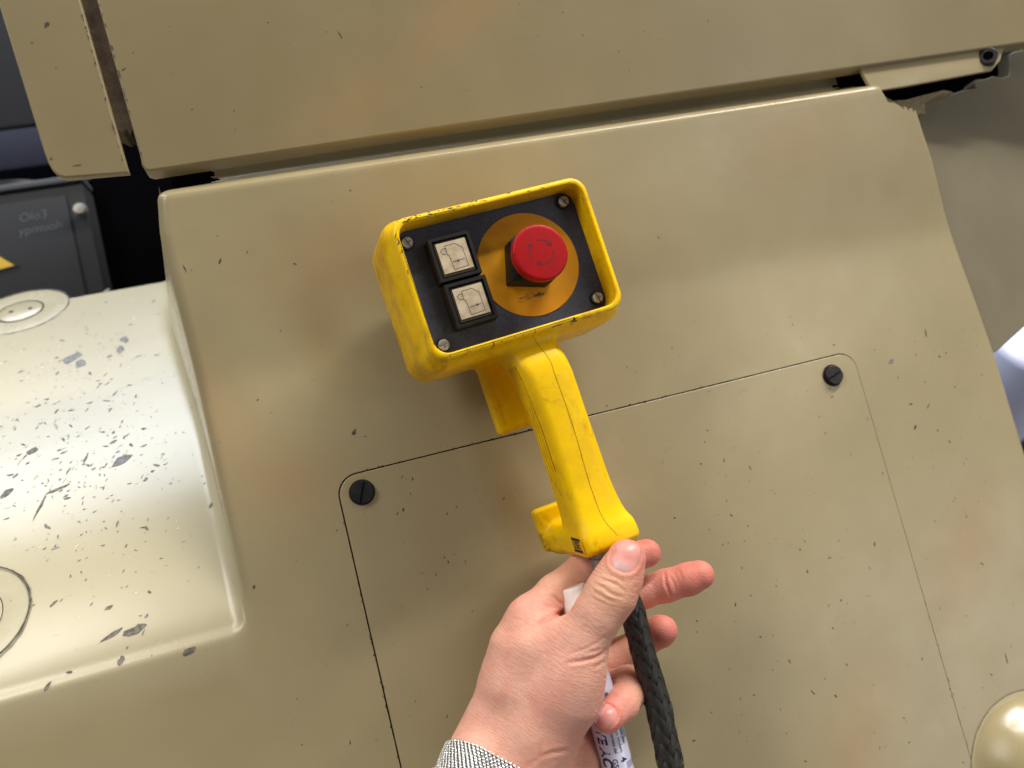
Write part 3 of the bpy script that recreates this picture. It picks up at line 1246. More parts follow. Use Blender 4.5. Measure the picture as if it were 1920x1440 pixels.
chips('upper_chip', sp, uf, M_chip, 9)
# dirt crumbs packed along the cover's gap
gs = []
for _ in range(150):
    t = rr.random()
    L = rr.uniform(.5, 1.5)
    if t < .55:
        gs.append((rr.uniform(-112, 150), CV[3] + rr.gauss(-.2, .35), L * 1.3, L * .4, rr.gauss(0, .3)))
    else:
        gs.append((CV[0] + rr.gauss(.2, .4), rr.uniform(-330, -44), L * 1.3, L * .45, 1.57 + rr.gauss(0, .3)))
for _ in range(24):
    gs.append((CV[1] + rr.gauss(0, .5), rr.uniform(-330, -180), rr.uniform(.5, 1.6), .4, 1.57 + rr.gauss(0, .2)))
chips('gap_dirt', gs, hf, M_groove, 31, lift=.00018)

# ------------------------------------------------------------------ yellow pendant control
ow = np.array([0.03185254, 0.04833399, 0.08455447])


def rotv(w):
    a = np.linalg.norm(w)
    k = w / a
    K = np.array([[0, -k[2], k[1]], [k[2], 0, -k[0]], [-k[1], k[0], 0]])
    return np.eye(3) + np.sin(a) * K + (1 - np.cos(a)) * K @ K


Rp = rotv(ow)
Op = P(950, 500, 85) + np.array([.00274, .000306, 0])
mp = Matrix.Identity(4)
for i in range(3):
    for j in range(3):
        mp[i][j] = Rp[i][j]
    mp[i][3] = Op[i]
pend = thing('pendant_control', 'yellow hand-held control box with grip handle, two square buttons and red emergency stop', 'control box', mp)


def LP(x, y, z):
    """photo position on the pendant's own plane z (mm)"""
    d = P(x, y, 50) - CAM
    c = Rp.T @ (CAM - Op)
    d = Rp.T @ d
    t = (z / 1000 - c[2]) / d[2]
    return c + t * d


G = Grid((-.070, -.169, -.064), (.070, .048, .005), .00075)
X, Y, Z = G.ax[0][:, None, None], G.ax[1][None, :, None], G.ax[2][None, None, :]
BIG = .05


def rbox(X, Y, Z, x0, x1, y0, y1, z0, z1, r):
    qx = np.abs(X - (x0 + x1) / 2) - (x1 - x0) / 2 + r
    qy = np.abs(Y - (y0 + y1) / 2) - (y1 - y0) / 2 + r
    qz = np.abs(Z - (z0 + z1) / 2) - (z1 - z0) / 2 + r
    return np.sqrt(np.maximum(qx, 0) ** 2 + np.maximum(qy, 0) ** 2 + np.maximum(qz, 0) ** 2) + np.minimum(np.maximum(np.maximum(qx, qy), qz), 0) - r


def rprism(X, Y, Z, hx, hy, rc, z0, z1, re):
    """rounded-rectangle prism: corner radius rc, edge radius re, half sizes may vary with Z"""
    qx = np.abs(X) - hx + rc
    qy = np.abs(Y) - hy + rc
    d2 = np.sqrt(np.maximum(qx, 0) ** 2 + np.maximum(qy, 0) ** 2) + np.minimum(np.maximum(qx, qy), 0) - rc
    dz = np.abs(Z - (z0 + z1) / 2) - (z1 - z0) / 2
    a = d2 + re
    b = dz + re
    return np.sqrt(np.maximum(a, 0) ** 2 + np.maximum(b, 0) ** 2) + np.minimum(np.maximum(a, b), 0) - re


t = np.clip(-Z / .058, 0, 1)
flare = .0042 * sstep(-Z, .004, .018) + .0010 * t
body = rprism(X, Y - .0, Z, .0575 + flare, .0395 + flare * .9, .0095 + flare * .5, -.058, .0008, .0022).astype(np.float32)
pocket = rprism(X, Y, Z, .0543, .0362, .0078, -.0165, .02, .0006)
# handle with waist, shoulder and foot lip
def ftab1(Yq, tab):
    yy = np.arange(-.176, -.020, .0005)
    v = np.interp(yy, ys, np.array(tab) / 1000)
    g = np.exp(-(np.arange(-16, 17) * .0005 / .0032) ** 2 / 2)
    v = np.convolve(np.pad(v, 16, mode='edge'), g / g.sum(), 'valid')
    return np.interp(Yq, yy, v)


ys = np.array([-.170, -.162, -.156, -.150, -.142, -.128, -.090, -.063, -.055, -.047, -.040, -.030])
xl = ftab1(Y, [-10.6, -10.6, -10.4, -9.9, -9.6, -9.6, -9.4, -11.2, -12.3, -14.6, -18, -18])
xr = ftab1(Y, [22.2, 22.4, 22.6, 21.2, 20.0, 19.2, 18.4, 17.9, 17.0, 15.6, 16, 16])
zf = ftab1(Y, [.8, 1.2, 1.8, -.8, -3.6, -5.0, -4.4, -3.4, -4.2, -7.6, -9.5, -9.5])
zb = ftab1(Y, [-34, -34, -34, -34, -33, -32, -31, -32, -33, -37, -44, -44])
crown = .0009 * ((X - .004) / .015) ** 2
hr = ftab1(Y, [4, 4, 4, 4.5, 5.2, 5.8, 6, 6, 6, 6, 5.5, 5.5])
qx = np.abs(X - (xl + xr) / 2) - (xr - xl) / 2 + hr
qz = np.abs(Z - (zf - crown + zb) / 2) - (zf - crown - zb) / 2 + hr
d2 = np.sqrt(np.maximum(qx, 0) ** 2 + np.maximum(qz, 0) ** 2) + np.minimum(np.maximum(qx, qz), 0) - hr
dy = np.maximum(-.1628 - Y, Y + .030)
aa, bb = d2 + .003, dy + .003
handle = (np.sqrt(np.maximum(aa, 0) ** 2 + np.maximum(bb, 0) ** 2) + np.minimum(np.maximum(aa, bb), 0) - .003).astype(np.float32)
# foot running back, with the rear tab standing up; the upper tab hangs from the box
fx = .0052 * np.clip((-Z - .02) / .03, 0, 1)
foot = rbox(X, Y, Z, -.0104, .0216, -.1628, -.1515, -.058, -.004, .003) - fx * .75
ftab = rbox(X, Y, Z, -.0180, .0236, -.1622, -.1365, -.0590, -.0505, .0022)
utab = rbox(X, Y, Z, -.0228, .0235, -.0875, -.035, -.0585, -.0505, .0024)
recess = rbox(X, Y, Z, -.0185, .0195, -.0838, -.047, -.0512, -.040, .002)
utab = np.maximum(utab, -recess)
D = smin(handle, foot, .006)
D = smin(D, ftab, .004)
D = smin(D, smin(body, utab, .004), .005)
D = np.maximum(D, -pocket).astype(np.float32)
Vp, Qp = G.nets(D)
Np = G.grad(D, Vp)
cy = Vp[Qp].mean(1)[:, 1]
cz = Vp[Qp].mean(1)[:, 2]


def submesh(name, V, Q, N, mask):
    q = Q[mask]
    ids, inv = np.unique(q, return_inverse=True)
    return mesh_np(name, V[ids], inv.reshape(q.shape), True, N[ids])


isH = (cy < -.0445) & (cz > -.0475)
isU = (cy < -.0445) & (cz <= -.0475) & (cy > -.12)
isF = (cy < -.12) & (cz <= -.0475)
link('housing', submesh('housing', Vp, Qp, Np, ~(isH | isU | isF)), M_yel, pend)
link('handle', submesh('handle', Vp, Qp, Np, isH), M_yel, pend)
link('hanging_tab', submesh('hanging_tab', Vp, Qp, Np, isU), M_yel, pend)
link('foot_tab', submesh('foot_tab', Vp, Qp, Np, isF), M_yel, pend)


def ribbon(name, pts, wid, mat, parent, grid, DD, dirn=(0, 0, -1), lift=.00012, start=.02):
    """thin line that follows the surface"""
    S_ = []
    dn = nrm(dirn)
    for p in pts:
        S_.append(grid.march(DD, np.array(p) - dn * start, dn))
    S_ = np.array(S_)
    N_ = grid.grad(DD, S_)
    V, Fc = [], []
    for i in range(len(S_)):
        tg = S_[min(i + 1, len(S_) - 1)] - S_[max(i - 1, 0)]
        sd = nrm(np.cross(tg, N_[i]))
        wv = wid * (.6 + .5 * abs(math.sin(i * 1.7)))
        V.append(S_[i] + sd * wv / 2 + N_[i] * lift)
        V.append(S_[i] - sd * wv / 2 + N_[i] * lift)
    for i in range(len(S_) - 1):
        Fc.append((2 * i, 2 * i + 1, 2 * i + 3, 2 * i + 2))
    return link(name, mesh_py(name, V, Fc), mat, parent)


def catmull(pts, step):
    pts = np.array(pts, float)
    ext = np.vstack([2 * pts[0] - pts[1], pts, 2 * pts[-1] - pts[-2]])
    out = []
    for i in range(1, len(ext) - 2):
        p0, p1, p2, p3 = ext[i - 1:i + 3]
        n_ = max(2, int(np.linalg.norm(p2 - p1) / step * 3))
        for k in range(n_):
            t_ = k / n_
            out.append(.5 * ((2 * p1) + (-p0 + p2) * t_ + (2 * p0 - 5 * p1 + 4 * p2 - p3) * t_ ** 2 + (-p0 + 3 * p1 - 3 * p2 + p3) * t_ ** 3))
    out.append(ext[-2])
    out = np.array(out)
    seg = np.r_[0, np.cumsum(np.linalg.norm(np.diff(out, axis=0), axis=1))]
    n_ = int(seg[-1] / step) + 1
    s_ = np.linspace(0, seg[-1], n_)
    return np.stack([np.interp(s_, seg, out[:, k]) for k in range(3)], 1), s_


def lerp_path(pts, n):
    pts = np.array(pts, float)
    seg = np.r_[0, np.cumsum(np.linalg.norm(np.diff(pts, axis=0), axis=1))]
    s_ = np.linspace(0, seg[-1], n)
    return np.stack([np.interp(s_, seg, pts[:, k]) for k in range(pts.shape[1])], 1)


seam_px = [(1006, 633), (1030, 672), (1041, 706), (1062, 762), (1082, 822), (1098, 878), (1114, 930), (1130, 975), (1151, 1003)]
ribbon('mould_seam', catmull([LP(x, y, -4) for x, y in seam_px], .0012)[0], .00027, M_seam, pend, G, D)
# cuts across the lower rim, where a separate strip is let in
for (x, y, w_) in ((925, 645, .0007), (1078, 603, .0010), (1004, 625, .0003)):
    b0 = LP(x, y, 0)
    for dn, st in (((0, .9, -1), .008),):
        pts = [(b0[0] + .0002 * math.sin(k * .5), -.0372 - .0050 * k / 14, .0012 - .004 * (k / 14) ** 2) for k in range(15)]
        ribbon('rim_cut', pts, w_ * .75, M_seam_black, pend, G, D, (0, .55, -1), .0001, .01)
ribbon('rim_line', lerp_path([(LP(800, 674, 0)[0] + .012, -.0372, 0), (LP(1078, 600, 0)[0], -.0372, 0)], 90), .00028, M_seam, pend, G, D)
ribbon('rim_line', lerp_path([(-.0545, -.030, .0), (-.0549, .018, .0), (-.0549, .028, 0)], 60), .00028, M_seam_black, pend, G, D)
ribbon('rim_line', lerp_path([(-.050, .0371, 0), (-.020, .0371, 0)], 50), .00025, M_seam_black, pend, G, D)
# scuffs rubbed into the rim, thickest at its upper left corner
V, Fc = [], []
rs = random.Random(77)
for k in range(75):
    t_ = rs.random()
    if t_ < .55:
        x, y = -.054 + abs(rs.gauss(0, .030)), .0378 + rs.uniform(-.0012, .0014)
    elif t_ < .8:
        x, y = -.0560 + rs.uniform(-.0008, .0012), .037 - abs(rs.gauss(0, .012))
    else:
        x, y = rs.uniform(-.05, .055), -.0385 - rs.uniform(-.001, .003)
    if x > .050:
        continue
    L, wd = rs.choice((.0005, .0008, .0013, .0022)) * rs.uniform(.7, 1.2), rs.uniform(.00016, .00042)
    a_ = rs.gauss(0 if abs(x) < .05 else 1.4, .35)
    pts_ = []
    for i in range(7):
        q = 2 * math.pi * i / 7
        dx, dy = L * math.cos(q) * rs.uniform(.6, 1), wd * math.sin(q) * rs.uniform(.6, 1)
        pts_.append((x + dx * math.cos(a_) - dy * math.sin(a_), y + dx * math.sin(a_) + dy * math.cos(a_)))
    b_ = len(V)
    for q in pts_:
        h_ = G.march(D, (q[0], q[1], .012), (0, 0, -1))
        V.append(h_ + np.array([0, 0, .00012]))
    if max(v[2] for v in V[b_:]) - min(v[2] for v in V[b_:]) < .003:
        Fc.append(tuple(range(b_, b_ + 7)))
link('rim_scuff', mesh_py('rim_scuff', V, Fc), M_seam_black, pend, kind='stuff')
# grip ridges on the left flank of the handle
for k, z in enumerate((-.0095, -.0135, -.0175, -.0215)):
    V, Fc = [], []
    path = []
    for i in range(70):
        yy = -.0525 - (.062 if k == 0 else .080 - .004 * k) * i / 69
        q = G.march(D, (-.030, yy, z), (1, 0, 0))
        path.append(q)
    nseg = 6
    for i, q in enumerate(path):
        e = .00045 * min(1, i / 4, (69 - i) / 4)
        for j in range(nseg):
            a_ = 2 * math.pi * j / nseg
            V.append((q[0] + e * math.cos(a_), q[1], q[2] + e * 1.1 * math.sin(a_)))
    for i in range(69):
        for j in range(nseg):
            a0, a1 = i * nseg + j, i * nseg + (j + 1) % nseg
            Fc.append((a0, a1, a1 + nseg, a0 + nseg))
    link('grip_ridge', mesh_py('grip_ridge', V, Fc, True), M_yel, pend)
    # dirt lodged beside each ridge
    ribbon('ridge_dirt', [(q[0] - .0, q[1], q[2] - .0013) for q in path], .0007, M_seam, pend, G, D, (1, 0, 0), .00008)

# label moulded on the foot's flank
lab = link('maker_label', box_me('maker_label', (-.0001, -.0038, -.0055), (.0001, .0034, .0055)), Mat('label_yellow', srgb(196, 150, 20), .5).m, pend)


def text_me(name, s, size, italic=0., bold=.0):
    c = bpy.data.curves.new(name, 'FONT')
    c.body = s
    c.size = size
    c.shear = italic
    c.offset = bold
    c.resolution_u = 3
    o = bpy.data.objects.new(name, c)
    COL.objects.link(o)
    bpy.context.view_layer.update()
    me = bpy.data.meshes.new_from_object(o.evaluated_get(bpy.context.evaluated_depsgraph_get()))
    bpy.data.objects.remove(o)
    bpy.data.curves.remove(c)
    me.name = name
    return me


Lc = G.march(D, (-.03, -.1558, -.0080), (1, 0, 0))
Ln = G.grad(D, Lc[None])[0]
FL = np.array([nrm(np.cross((0, 1, 0), Ln)), (0, 1, 0), Ln]).T
FL[:, 1] = np.cross(FL[:, 2], FL[:, 0])
bpy.data.objects.remove(lab)
lab = link('maker_label', box_me('maker_label', (-.0062, -.0034, -.0003), (.0058, .0034, .00012)), Mat('label_yellow', srgb(206, 160, 22), .5).m, pend)
place(lab, Lc, 0, FL * 1.2)
for yy in (.0026, -.0028):
    place(link('label_bar', box_me('label_bar', (-.0058, -.0007, 0), (.0054, .0006, .00018)), M_seam_black, lab), (0, yy, 0))
tm = text_me('label_text', 'USE', .0048, 0, .00012)
place(link('label_text', tm, M_seam_black, lab), (-.0050, -.0017, .0002))

# plate, disc, screws
pz = -.0150
link('face_plate', prism_me('face_plate', rrect(0, 0, .0546, .0364, .0072), pz - .002, pz, .0002, 1), M_plate, pend)
# amber disc cut straight where the buttons stand
dp = []
for i in range(96):
    a_ = 2 * math.pi * i / 96
    x, y = .0153 + .0302 * math.cos(a_), .0007 + .0300 * math.sin(a_)
    dp.append((x, y))
disc = link('amber_disc', prism_me('amber_disc', [(x - .0153, y - .0007) for x, y in dp], 0, .0004), M_disc, pend)
place(disc, (.0153, .0007, pz + .00005))
for (x, y, rz) in ((-.0482, .0293, 1.95), (.0473, .0304, 2.15), (.0484, -.0288, 1.85), (-.0466, -.0298, .1)):
    s_ = slotted('plate_screw', .0032, .0026, .0008, pend, (x, y, pz + .0004), rz, M_steel)
    place(link('screw_collar', lathe_me('screw_collar', [(.0040, -.0004), (.0040, .0006), (.0034, .0007)], 32), M_blk, s_), (0, 0, 0))

# square illuminated buttons
AFF = ((350, -80), (120, 355))
DET = 350 * 355 + 80 * 120


def icon_uv(px_, py_, o):
    dx, dy = px_ - o[0], py_ - o[1]
    u = (dx * 355 - dy * 120) / DET
    v = (350 * dy + 80 * dx) / DET
    return u, v


def polyline_me(name, lines, wd, z):
    V, Fc = [], []
    for ln in lines:
        for (a0, b0) in zip(ln[:-1], ln[1:]):
            a0 = np.array(a0)
            b0 = np.array(b0)
            d = nrm(b0 - a0)
            n_ = np.array([-d[1], d[0]]) * wd / 2
            a1, b1 = a0 - d * wd * .5, b0 + d * wd * .5
            k = len(V)
            for q in (a1 - n_, b1 - n_, b1 + n_, a1 + n_):
                V.append((q[0], q[1], z))
            Fc.append((k, k + 1, k + 2, k + 3))
            z += .000004
    return mesh_py(name, V, Fc)


for (q4, rz, up_) in (((798, 451, 878, 429, 906.5, 510, 827, 531.5), .0, True), ((832, 534, 908, 511, 938, 594, 857, 621), .0, False)):
    cc = np.mean([LP(q4[k], q4[k + 1], -5) for k in (0, 2, 4, 6)], 0)
    cx, cy_ = float(cc[0]), float(cc[1])
    b = bpy.data.objects.new('push_button', None)
    COL.objects.link(b)
    b.parent = pend
    b.matrix_local = Matrix.Translation((cx, cy_, pz + .0004)) @ Matrix.Rotation(rz, 4, 'Z')
    b['label'] = 'upper square black push button with an arrow pointing left' if up_ else 'lower square black push button with an arrow pointing right'
    h_ = .0098
    # frame: outer wall with sunk window
    o_ = rrect(0, 0, .0122, .0125, .0008, 3)
    i_ = rrect(0, 0, .0101, .0104, .0005, 3)
    i2 = rrect(0, 0, .0098, .0101, .0005, 3)
    rings = [[(x, y, 0) for x, y in o_], [(x, y, h_ - .0008) for x, y in o_], [(x * .965, y * .965, h_) for x, y in o_], [(x, y, h_) for x, y in i_], [(x, y, h_ - .0022) for x, y in i2]]
    V, Fc = [], []
    for r in rings:
        V += r
    n_ = len(o_)
    for k in range(len(rings) - 1):
        for i in range(n_):
            j = (i + 1) % n_
            Fc.append((k * n_ + i, k * n_ + j, (k + 1) * n_ + j, (k + 1) * n_ + i))
    Fc.append(tuple(4 * n_ + i for i in range(n_)))
    link('button_frame', auto_smooth(mesh_py('button_frame', V, Fc), 30), M_blk, b)
    link('lens_rim', prism_me('lens_rim', rrect(0, 0, .0094, .0097, .0005, 3), h_ - .0023, h_ - .0012, .0003, 2), M_clear, b)
    ls = link('lens', prism_me('lens', rrect(.0002, .0003, .0085, .0085, .0003, 3), h_ - .0014, h_ - .0007, .0001, 1), M_lens, b)
    of = (500, 260) if up_ else (715, 810)
    sh = (0, 0) if up_ else (215, 538)
    out = [(612, 280), (735, 250), (780, 274), (825, 300), (903, 512), (737, 560), (668, 390), (648, 388), (612, 280)]
    nose = [(628, 310), (585, 312), (563, 345), (600, 382), (635, 375)]
    if up_:
        arr = [[(850, 432), (718, 468)]]
        head = [(745, 461), (784, 438), (790, 468)]
    else:
        arr = [[(932 - 215, 1010 - 538), (1065 - 215, 970 - 538)]]
        head = [(1050 - 215, 974 - 538), (1006 - 215, 970 - 538), (1014 - 215, 1000 - 538)]

    def tr(p):
        u, v = icon_uv(p[0], p[1], (500, 260))
        return (.0002 + (u - .5) * .017, .0003 + (.5 - v) * .017)
    zz = h_ - .00064
    ic = polyline_me('icon', [[tr(q) for q in l] for l in (out, nose, arr[0])], .00028, zz)
    link('icon', ic, M_ink, ls)
    hh = [tr(q) for q in head]
    link('icon_arrow_head', mesh_py('icon_arrow_head', [(x, y, zz + .00005) for x, y in hh], [(0, 1, 2)]), M_ink, ls)

# emergency stop: square base turned on the plate, stem and red mushroom cap
es = bpy.data.objects.new('emergency_stop', None)
COL.objects.link(es)
es.parent = pend
es.matrix_local = Matrix.Translation((.0141, .0004, pz + .0006))
es['label'] = 'red mushroom emergency stop button with three turning arrows'
c5 = .0035
hb = .0132
oct_ = [(hb, hb - c5), (hb - c5, hb), (-hb + .001, hb), (-hb, hb - .001), (-hb, -hb + .001), (-hb + .001, -hb), (hb - c5, -hb), (hb, -hb + c5)]
oct_ = [(hb, hb - c5), (hb - c5, hb), (-hb + c5, hb), (-hb, hb - c5), (-hb, -hb + .0006), (-hb + .0006, -hb), (hb - c5, -hb), (hb, -hb + c5)]
_b = [LP(950, 537, -15), LP(1041, 531, -15), LP(946, 447, -15)]
bcx, bcy = float((_b[1][0] + _b[2][0]) / 2 - .0022), float((_b[1][1] + _b[2][1]) / 2 - .0016)
print('base', _b, bcx, bcy)
bo = link('base', prism_me('base', oct_, 0, .0120, .0012, 2), M_blk, es)
place(bo, (bcx - .0141, bcy - .0004, 0), -.29)
place(link('base_recess', prism_me('base_recess', rrect(0, 0, .0096, .0096, .001), .0118, .0126, .0003, 1), M_blk, bo), (0, 0, 0))
link('stem', lathe_me('stem', [(.0085, .0110), (.0085, .0200)], 40), M_blk, es)
capm = lathe_me('mushroom_cap', [(.0110, .0192), (.0146, .0196), (.0152, .0202), (.01555, .0225), (.0156, .0245), (.01545, .0254), (.0151, .0259), (.0145, .0262), (.0134, .0263), (.00001, .0264)], 96, 50)
cap = link('mushroom_cap', capm, M_red, es)
place(cap, (.0, 0, 0))
# three arrows round the cap
for (a0, a1) in ((97, 18), (-8, -128), (207, 128)):
    V, Fc = [], []
    n_ = 18
    rc = .0066
    for i in range(n_ + 1):
        a_ = math.radians(a0 + (a1 - a0) * i / n_)
        wd = .00075 * (1.0 + .1 * math.sin(i))
        for r in (rc - wd / 2, rc + wd / 2):
            V.append((r * math.cos(a_), r * math.sin(a_), .0001))
    for i in range(n_):
        Fc.append((2 * i, 2 * i + 1, 2 * i + 3, 2 * i + 2))
    # arrow head: two strokes
    ae = math.radians(a1)
    tip = np.array([rc * math.cos(ae), rc * math.sin(ae)])
    tg = nrm([math.sin(ae), -math.cos(ae)])
    for sg in (-1, 1):
        rad = np.array([math.cos(ae), math.sin(ae)]) * sg
        e = tip - tg * .0017 + rad * .0014
        d = nrm(e - tip)
        nn_ = np.array([-d[1], d[0]]) * .00026
        k = len(V)
        for q in (tip + nn_ + tg * .0003, tip - nn_ + tg * .0003, e - nn_, e + nn_):
            V.append((q[0], q[1], .00014))
        Fc.append((k, k + 1, k + 2, k + 3))
    ar = link('arrow_mark', mesh_py('arrow_mark', V, Fc), M_redmark, cap)
    place(ar, (.0004, .0002, .02636))
nick = link('cap_nick', polyline_me('cap_nick', [[(.0112, -.0048), (.0110, -.0075), (.0101, -.0098)]], .0003, 0), M_redmark, cap)
place(nick, (0, 0, .02632))

# cable gland below the foot
gl = link('cable_gland', lathe_me('cable_gland', [(.0088, 0), (.0088, -.0045), (.0082, -.005), (.0080, -.0062), (.0088, -.0066), (.0088, -.0115), (.0072, -.0135)], 6 * 6, 30), M_gland, pend)
place(gl, (.0045, -.1620, -.0180), 0, frame_from((0, 1, 0), (0, 0, 1)))

# ------------------------------------------------------------------ braided cable
cable = thing('braided_cable', 'black braided sleeve cable hanging from the yellow control box through the hand', 'cable')


g0 = Op + Rp @ np.array([.0045, -.172, -.018])
cpts = [g0, P(1160, 1092, 66), P(1181, 1135, 67), P(1195, 1180, 67), P(1208, 1232, 67), P(1228, 1300, 67), P(1246, 1380, 68), P(1262, 1460, 70), P(1280, 1550, 72)]
cp, cs_ = catmull(cpts, .0008)
# parallel frames
Tn = np.gradient(cp, axis=0)
Tn /= np.linalg.norm(Tn, axis=1, keepdims=True)
Na = []
nv = nrm(np.cross(Tn[0], (0, 0, 1)))
for t_ in Tn:
    nv = nrm(nv - t_ * (nv @ t_))
    Na.append(nv)
Na = np.array(Na)
Nb = np.cross(Tn, Na)
CR = .0065
# squash in the grip
radf = CR * (1 + .03 * np.sin(cs_ * 90) + .02 * np.sin(cs_ * 37 + 1))


def tube(name, C, A, B, rad, n, mat, parent):
    V = []
    for i in range(len(C)):
        for j in range(n):
            a_ = 2 * math.pi * j / n
            V.append(C[i] + (A[i] * math.cos(a_) + B[i] * math.sin(a_)) * rad[i])
    Fc = []
    for i in range(len(C) - 1):
        for j in range(n):
            a0, a1 = i * n + j, i * n + (j + 1) % n
            Fc.append((a0, a1, a1 + n, a0 + n))
    return link(name, mesh_py(name, V, Fc, True), mat, parent)


tube('cable_core', cp[::3], Na[::3], Nb[::3], (radf - .0007)[::3], 20, M_groove, cable)
NS, PIT = 8, .076
rr = random.Random(2)
for sgn in (1, -1):
    for k in range(NS):
        V = []
        fib = []
        wj = rr.uniform(.88, 1.08)
        for i in range(len(cp)):
            s_ = cs_[i]
            th = 2 * math.pi * k / NS + sgn * 2 * math.pi * s_ / PIT
            ph = 2 * math.pi * (2 * k + sgn * 2 * NS * s_ / PIT) / 4 + math.pi / 4
            off = .00050 * math.tanh(1.6 * math.cos(ph)) * sgn
            half = .00225 * wj
            # ribbon across direction: perpendicular to the strand on the cylinder
            tan_a = 2 * math.pi * CR / PIT
            dth = math.cos(math.atan(tan_a))
            dz = -sgn * math.sin(math.atan(tan_a))
            for j in range(5):
                e = (j - 2) / 2
                r = radf[i] + off + .00032 * (1 - e * e)
                a_ = th + e * half * dth / CR
                c_ = cp[i] + Tn[i] * (e * half * dz)
                V.append(c_ + (Na[i] * math.cos(a_) + Nb[i] * math.sin(a_)) * r)
                fib.append((s_, e * half + k * .01, 0))
        n_ = len(cp)
        ii_, jj_ = np.meshgrid(np.arange(n_ - 1), np.arange(4), indexing='ij')
        a0 = (ii_ * 5 + jj_).ravel()
        q = np.stack([a0, a0 + 1, a0 + 6, a0 + 5], 1)
        if sgn < 0 or True:
            q = q[:, ::-1] if False else q
        me = mesh_np('strand', np.array(V), q, True)
        at = me.attributes.new('fib', 'FLOAT_VECTOR', 'POINT')
        at.data.foreach_set('vector', np.array(fib, np.float32).ravel())
        link('strand', me, M_braid, cable)

# loose filaments standing off the sleeve
for k in range(4):
    i0 = int(rr.uniform(.55, .75) * len(cp))
    ln = rr.randint(10, 24)
    th0 = rr.uniform(-.5, .6) + math.pi * (0 if k % 4 else 1)
    out_v = P(1300, 1300, 67) - P(1230, 1300, 67)
    C_ = []
    for i in range(ln + 1):
        q = min(len(cp) - 1, i0 + i)
        a_ = math.atan2(nrm(out_v) @ Nb[q], nrm(out_v) @ Na[q]) + th0 + .03 * i
        h_ = (.0007 + .0007 * math.sin(math.pi * i / ln)) if 0 < i < ln else .0002
        C_.append(cp[q] + (Na[q] * math.cos(a_) + Nb[q] * math.sin(a_)) * (radf[q] + h_))
    C_ = np.array(C_)
    tube('loose_filament', C_, Na[i0:i0 + ln + 1][:len(C_)], Nb[i0:i0 + ln + 1][:len(C_)], np.full(len(C_), .00022), 5, M_braid, cable)

# ------------------------------------------------------------------ person: the left hand
person = thing('person', 'bare left hand pinching the black cable below the yellow handle, thumb in front', 'person')
HG = Grid(P(780, 1120, 0) * [1, 0, 0] + [-.012, -.255, .008], [.105, -.085, .124], .00078)
print('hand grid', HG.n, HG.lo)
K = 1 / 1000.


def J(x, y, off, r):
    return (P(x, y, off), r * K)


palm = HG.full()


def chain(D_, pts, k):
    for (p, r0), (q, r1) in zip(pts[:-1], pts[1:]):
        HG.capsule(D_, p, q, r0, r1, k)


wx, wy = -.45, .89
# metacarpals and back of the hand
chain(palm, [J(992, 1162, 62, 10.6), J(970, 1215, 61, 13.0), J(957, 1280, 59, 15), J(930, 1372, 56, 17), J(903, 1440, 60, 18.5), J(800, 1650, 110, 19)], .010)
chain(palm, [J(1003, 1200, 48, 11), J(985, 1290, 50, 15), J(962, 1400, 50, 18), J(935, 1470, 58, 18)], .010)
chain(palm, [J(1035, 1250, 37, 10), J(1010, 1320, 42, 14), J(1000, 1410, 48, 17)], .010)
chain(palm, [J(1060, 1300, 29, 9.5), J(1050, 1370, 38, 13), J(1030, 1440, 50, 16), J(960, 1600, 90, 16)], .010)
chain(palm, [J(1083, 1362, 44, 11.5), J(1078, 1425, 52, 13), J(1045, 1510, 66, 15), J(930, 1700, 115, 17)], .008)
# wrist, flattened
chain(palm, [J(1000, 1450, 57, 19.5), J(910, 1640, 105, 19)], .012)
# thenar and web
chain(palm, [J(1094, 1197, 84, 12.4), J(1074, 1252, 80, 15.6), J(1056, 1300, 76, 18.2), J(1010, 1372, 67, 20.0), J(960, 1440, 58, 19.5)], .009)
chain(palm, [J(1042, 1192, 76, 8.5), J(1000, 1215, 70, 9), J(975, 1280, 64, 14)], .010)
# thumb
chain(palm, [J(1094, 1197, 84, 12.4), J(1122, 1150, 88, 11.9), J(1146, 1112, 90, 12.6), J(1162, 1080, 91, 11.2), J(1175, 1047, 91.5, 9.9)], .005)

fingers = {
    'index': [J(992, 1160, 62, 11), J(1040, 1110, 56, 9.6), J(1092, 1069, 50, 9.4), J(1162, 1052, 46, 8.8), J(1213, 1037, 46, 8.2)],
    'middle': [J(1005, 1198, 48, 11), J(1080, 1160, 39, 9.6), J(1142, 1128, 34, 9.6), J(1205, 1110, 36, 9.3), J(1249, 1098, 41, 9.3), J(1290, 1086, 46, 9.2), J(1312, 1078, 49, 8.5)],
    'ring': [J(1038, 1256, 36, 10), J(1095, 1246, 28, 9.2), J(1152, 1230, 26, 9.2), J(1210, 1202, 34, 8.6), J(1237, 1184, 48, 8.7), J(1243, 1181, 54, 8.2)],
    'little': [J(1060, 1303, 29, 9.5), J(1130, 1288, 38, 8.8), J(1180, 1280, 51, 9.0), J(1181, 1296, 60, 8.9), J(1165, 1321, 69, 8.8), J(1139, 1347, 77, 7.5)],
}
out = palm.copy()
for nm, ch in fingers.items():
    Df = HG.full()
    chain(Df, ch, .003)
    lo_ = np.min([p for p, r in ch], 0) - .022
    hi_ = np.max([p for p, r in ch], 0) + .022
    sl_, X, Y, Z = HG.sub(lo_, hi_)
    m0 = ch[0][0]
    dist = np.sqrt((X - m0[0]) ** 2 + (Y - m0[1]) ** 2 + (Z - m0[2]) ** 2)
    kk = .0075 * (1 - sstep(dist, .012, .034)) + .0006
    out[sl_] = np.minimum(out[sl_], smin(palm[sl_], Df[sl_], kk))
HD = out
Vh, Qh = HG.nets(HD)
Nh = HG.grad(HD, Vh)
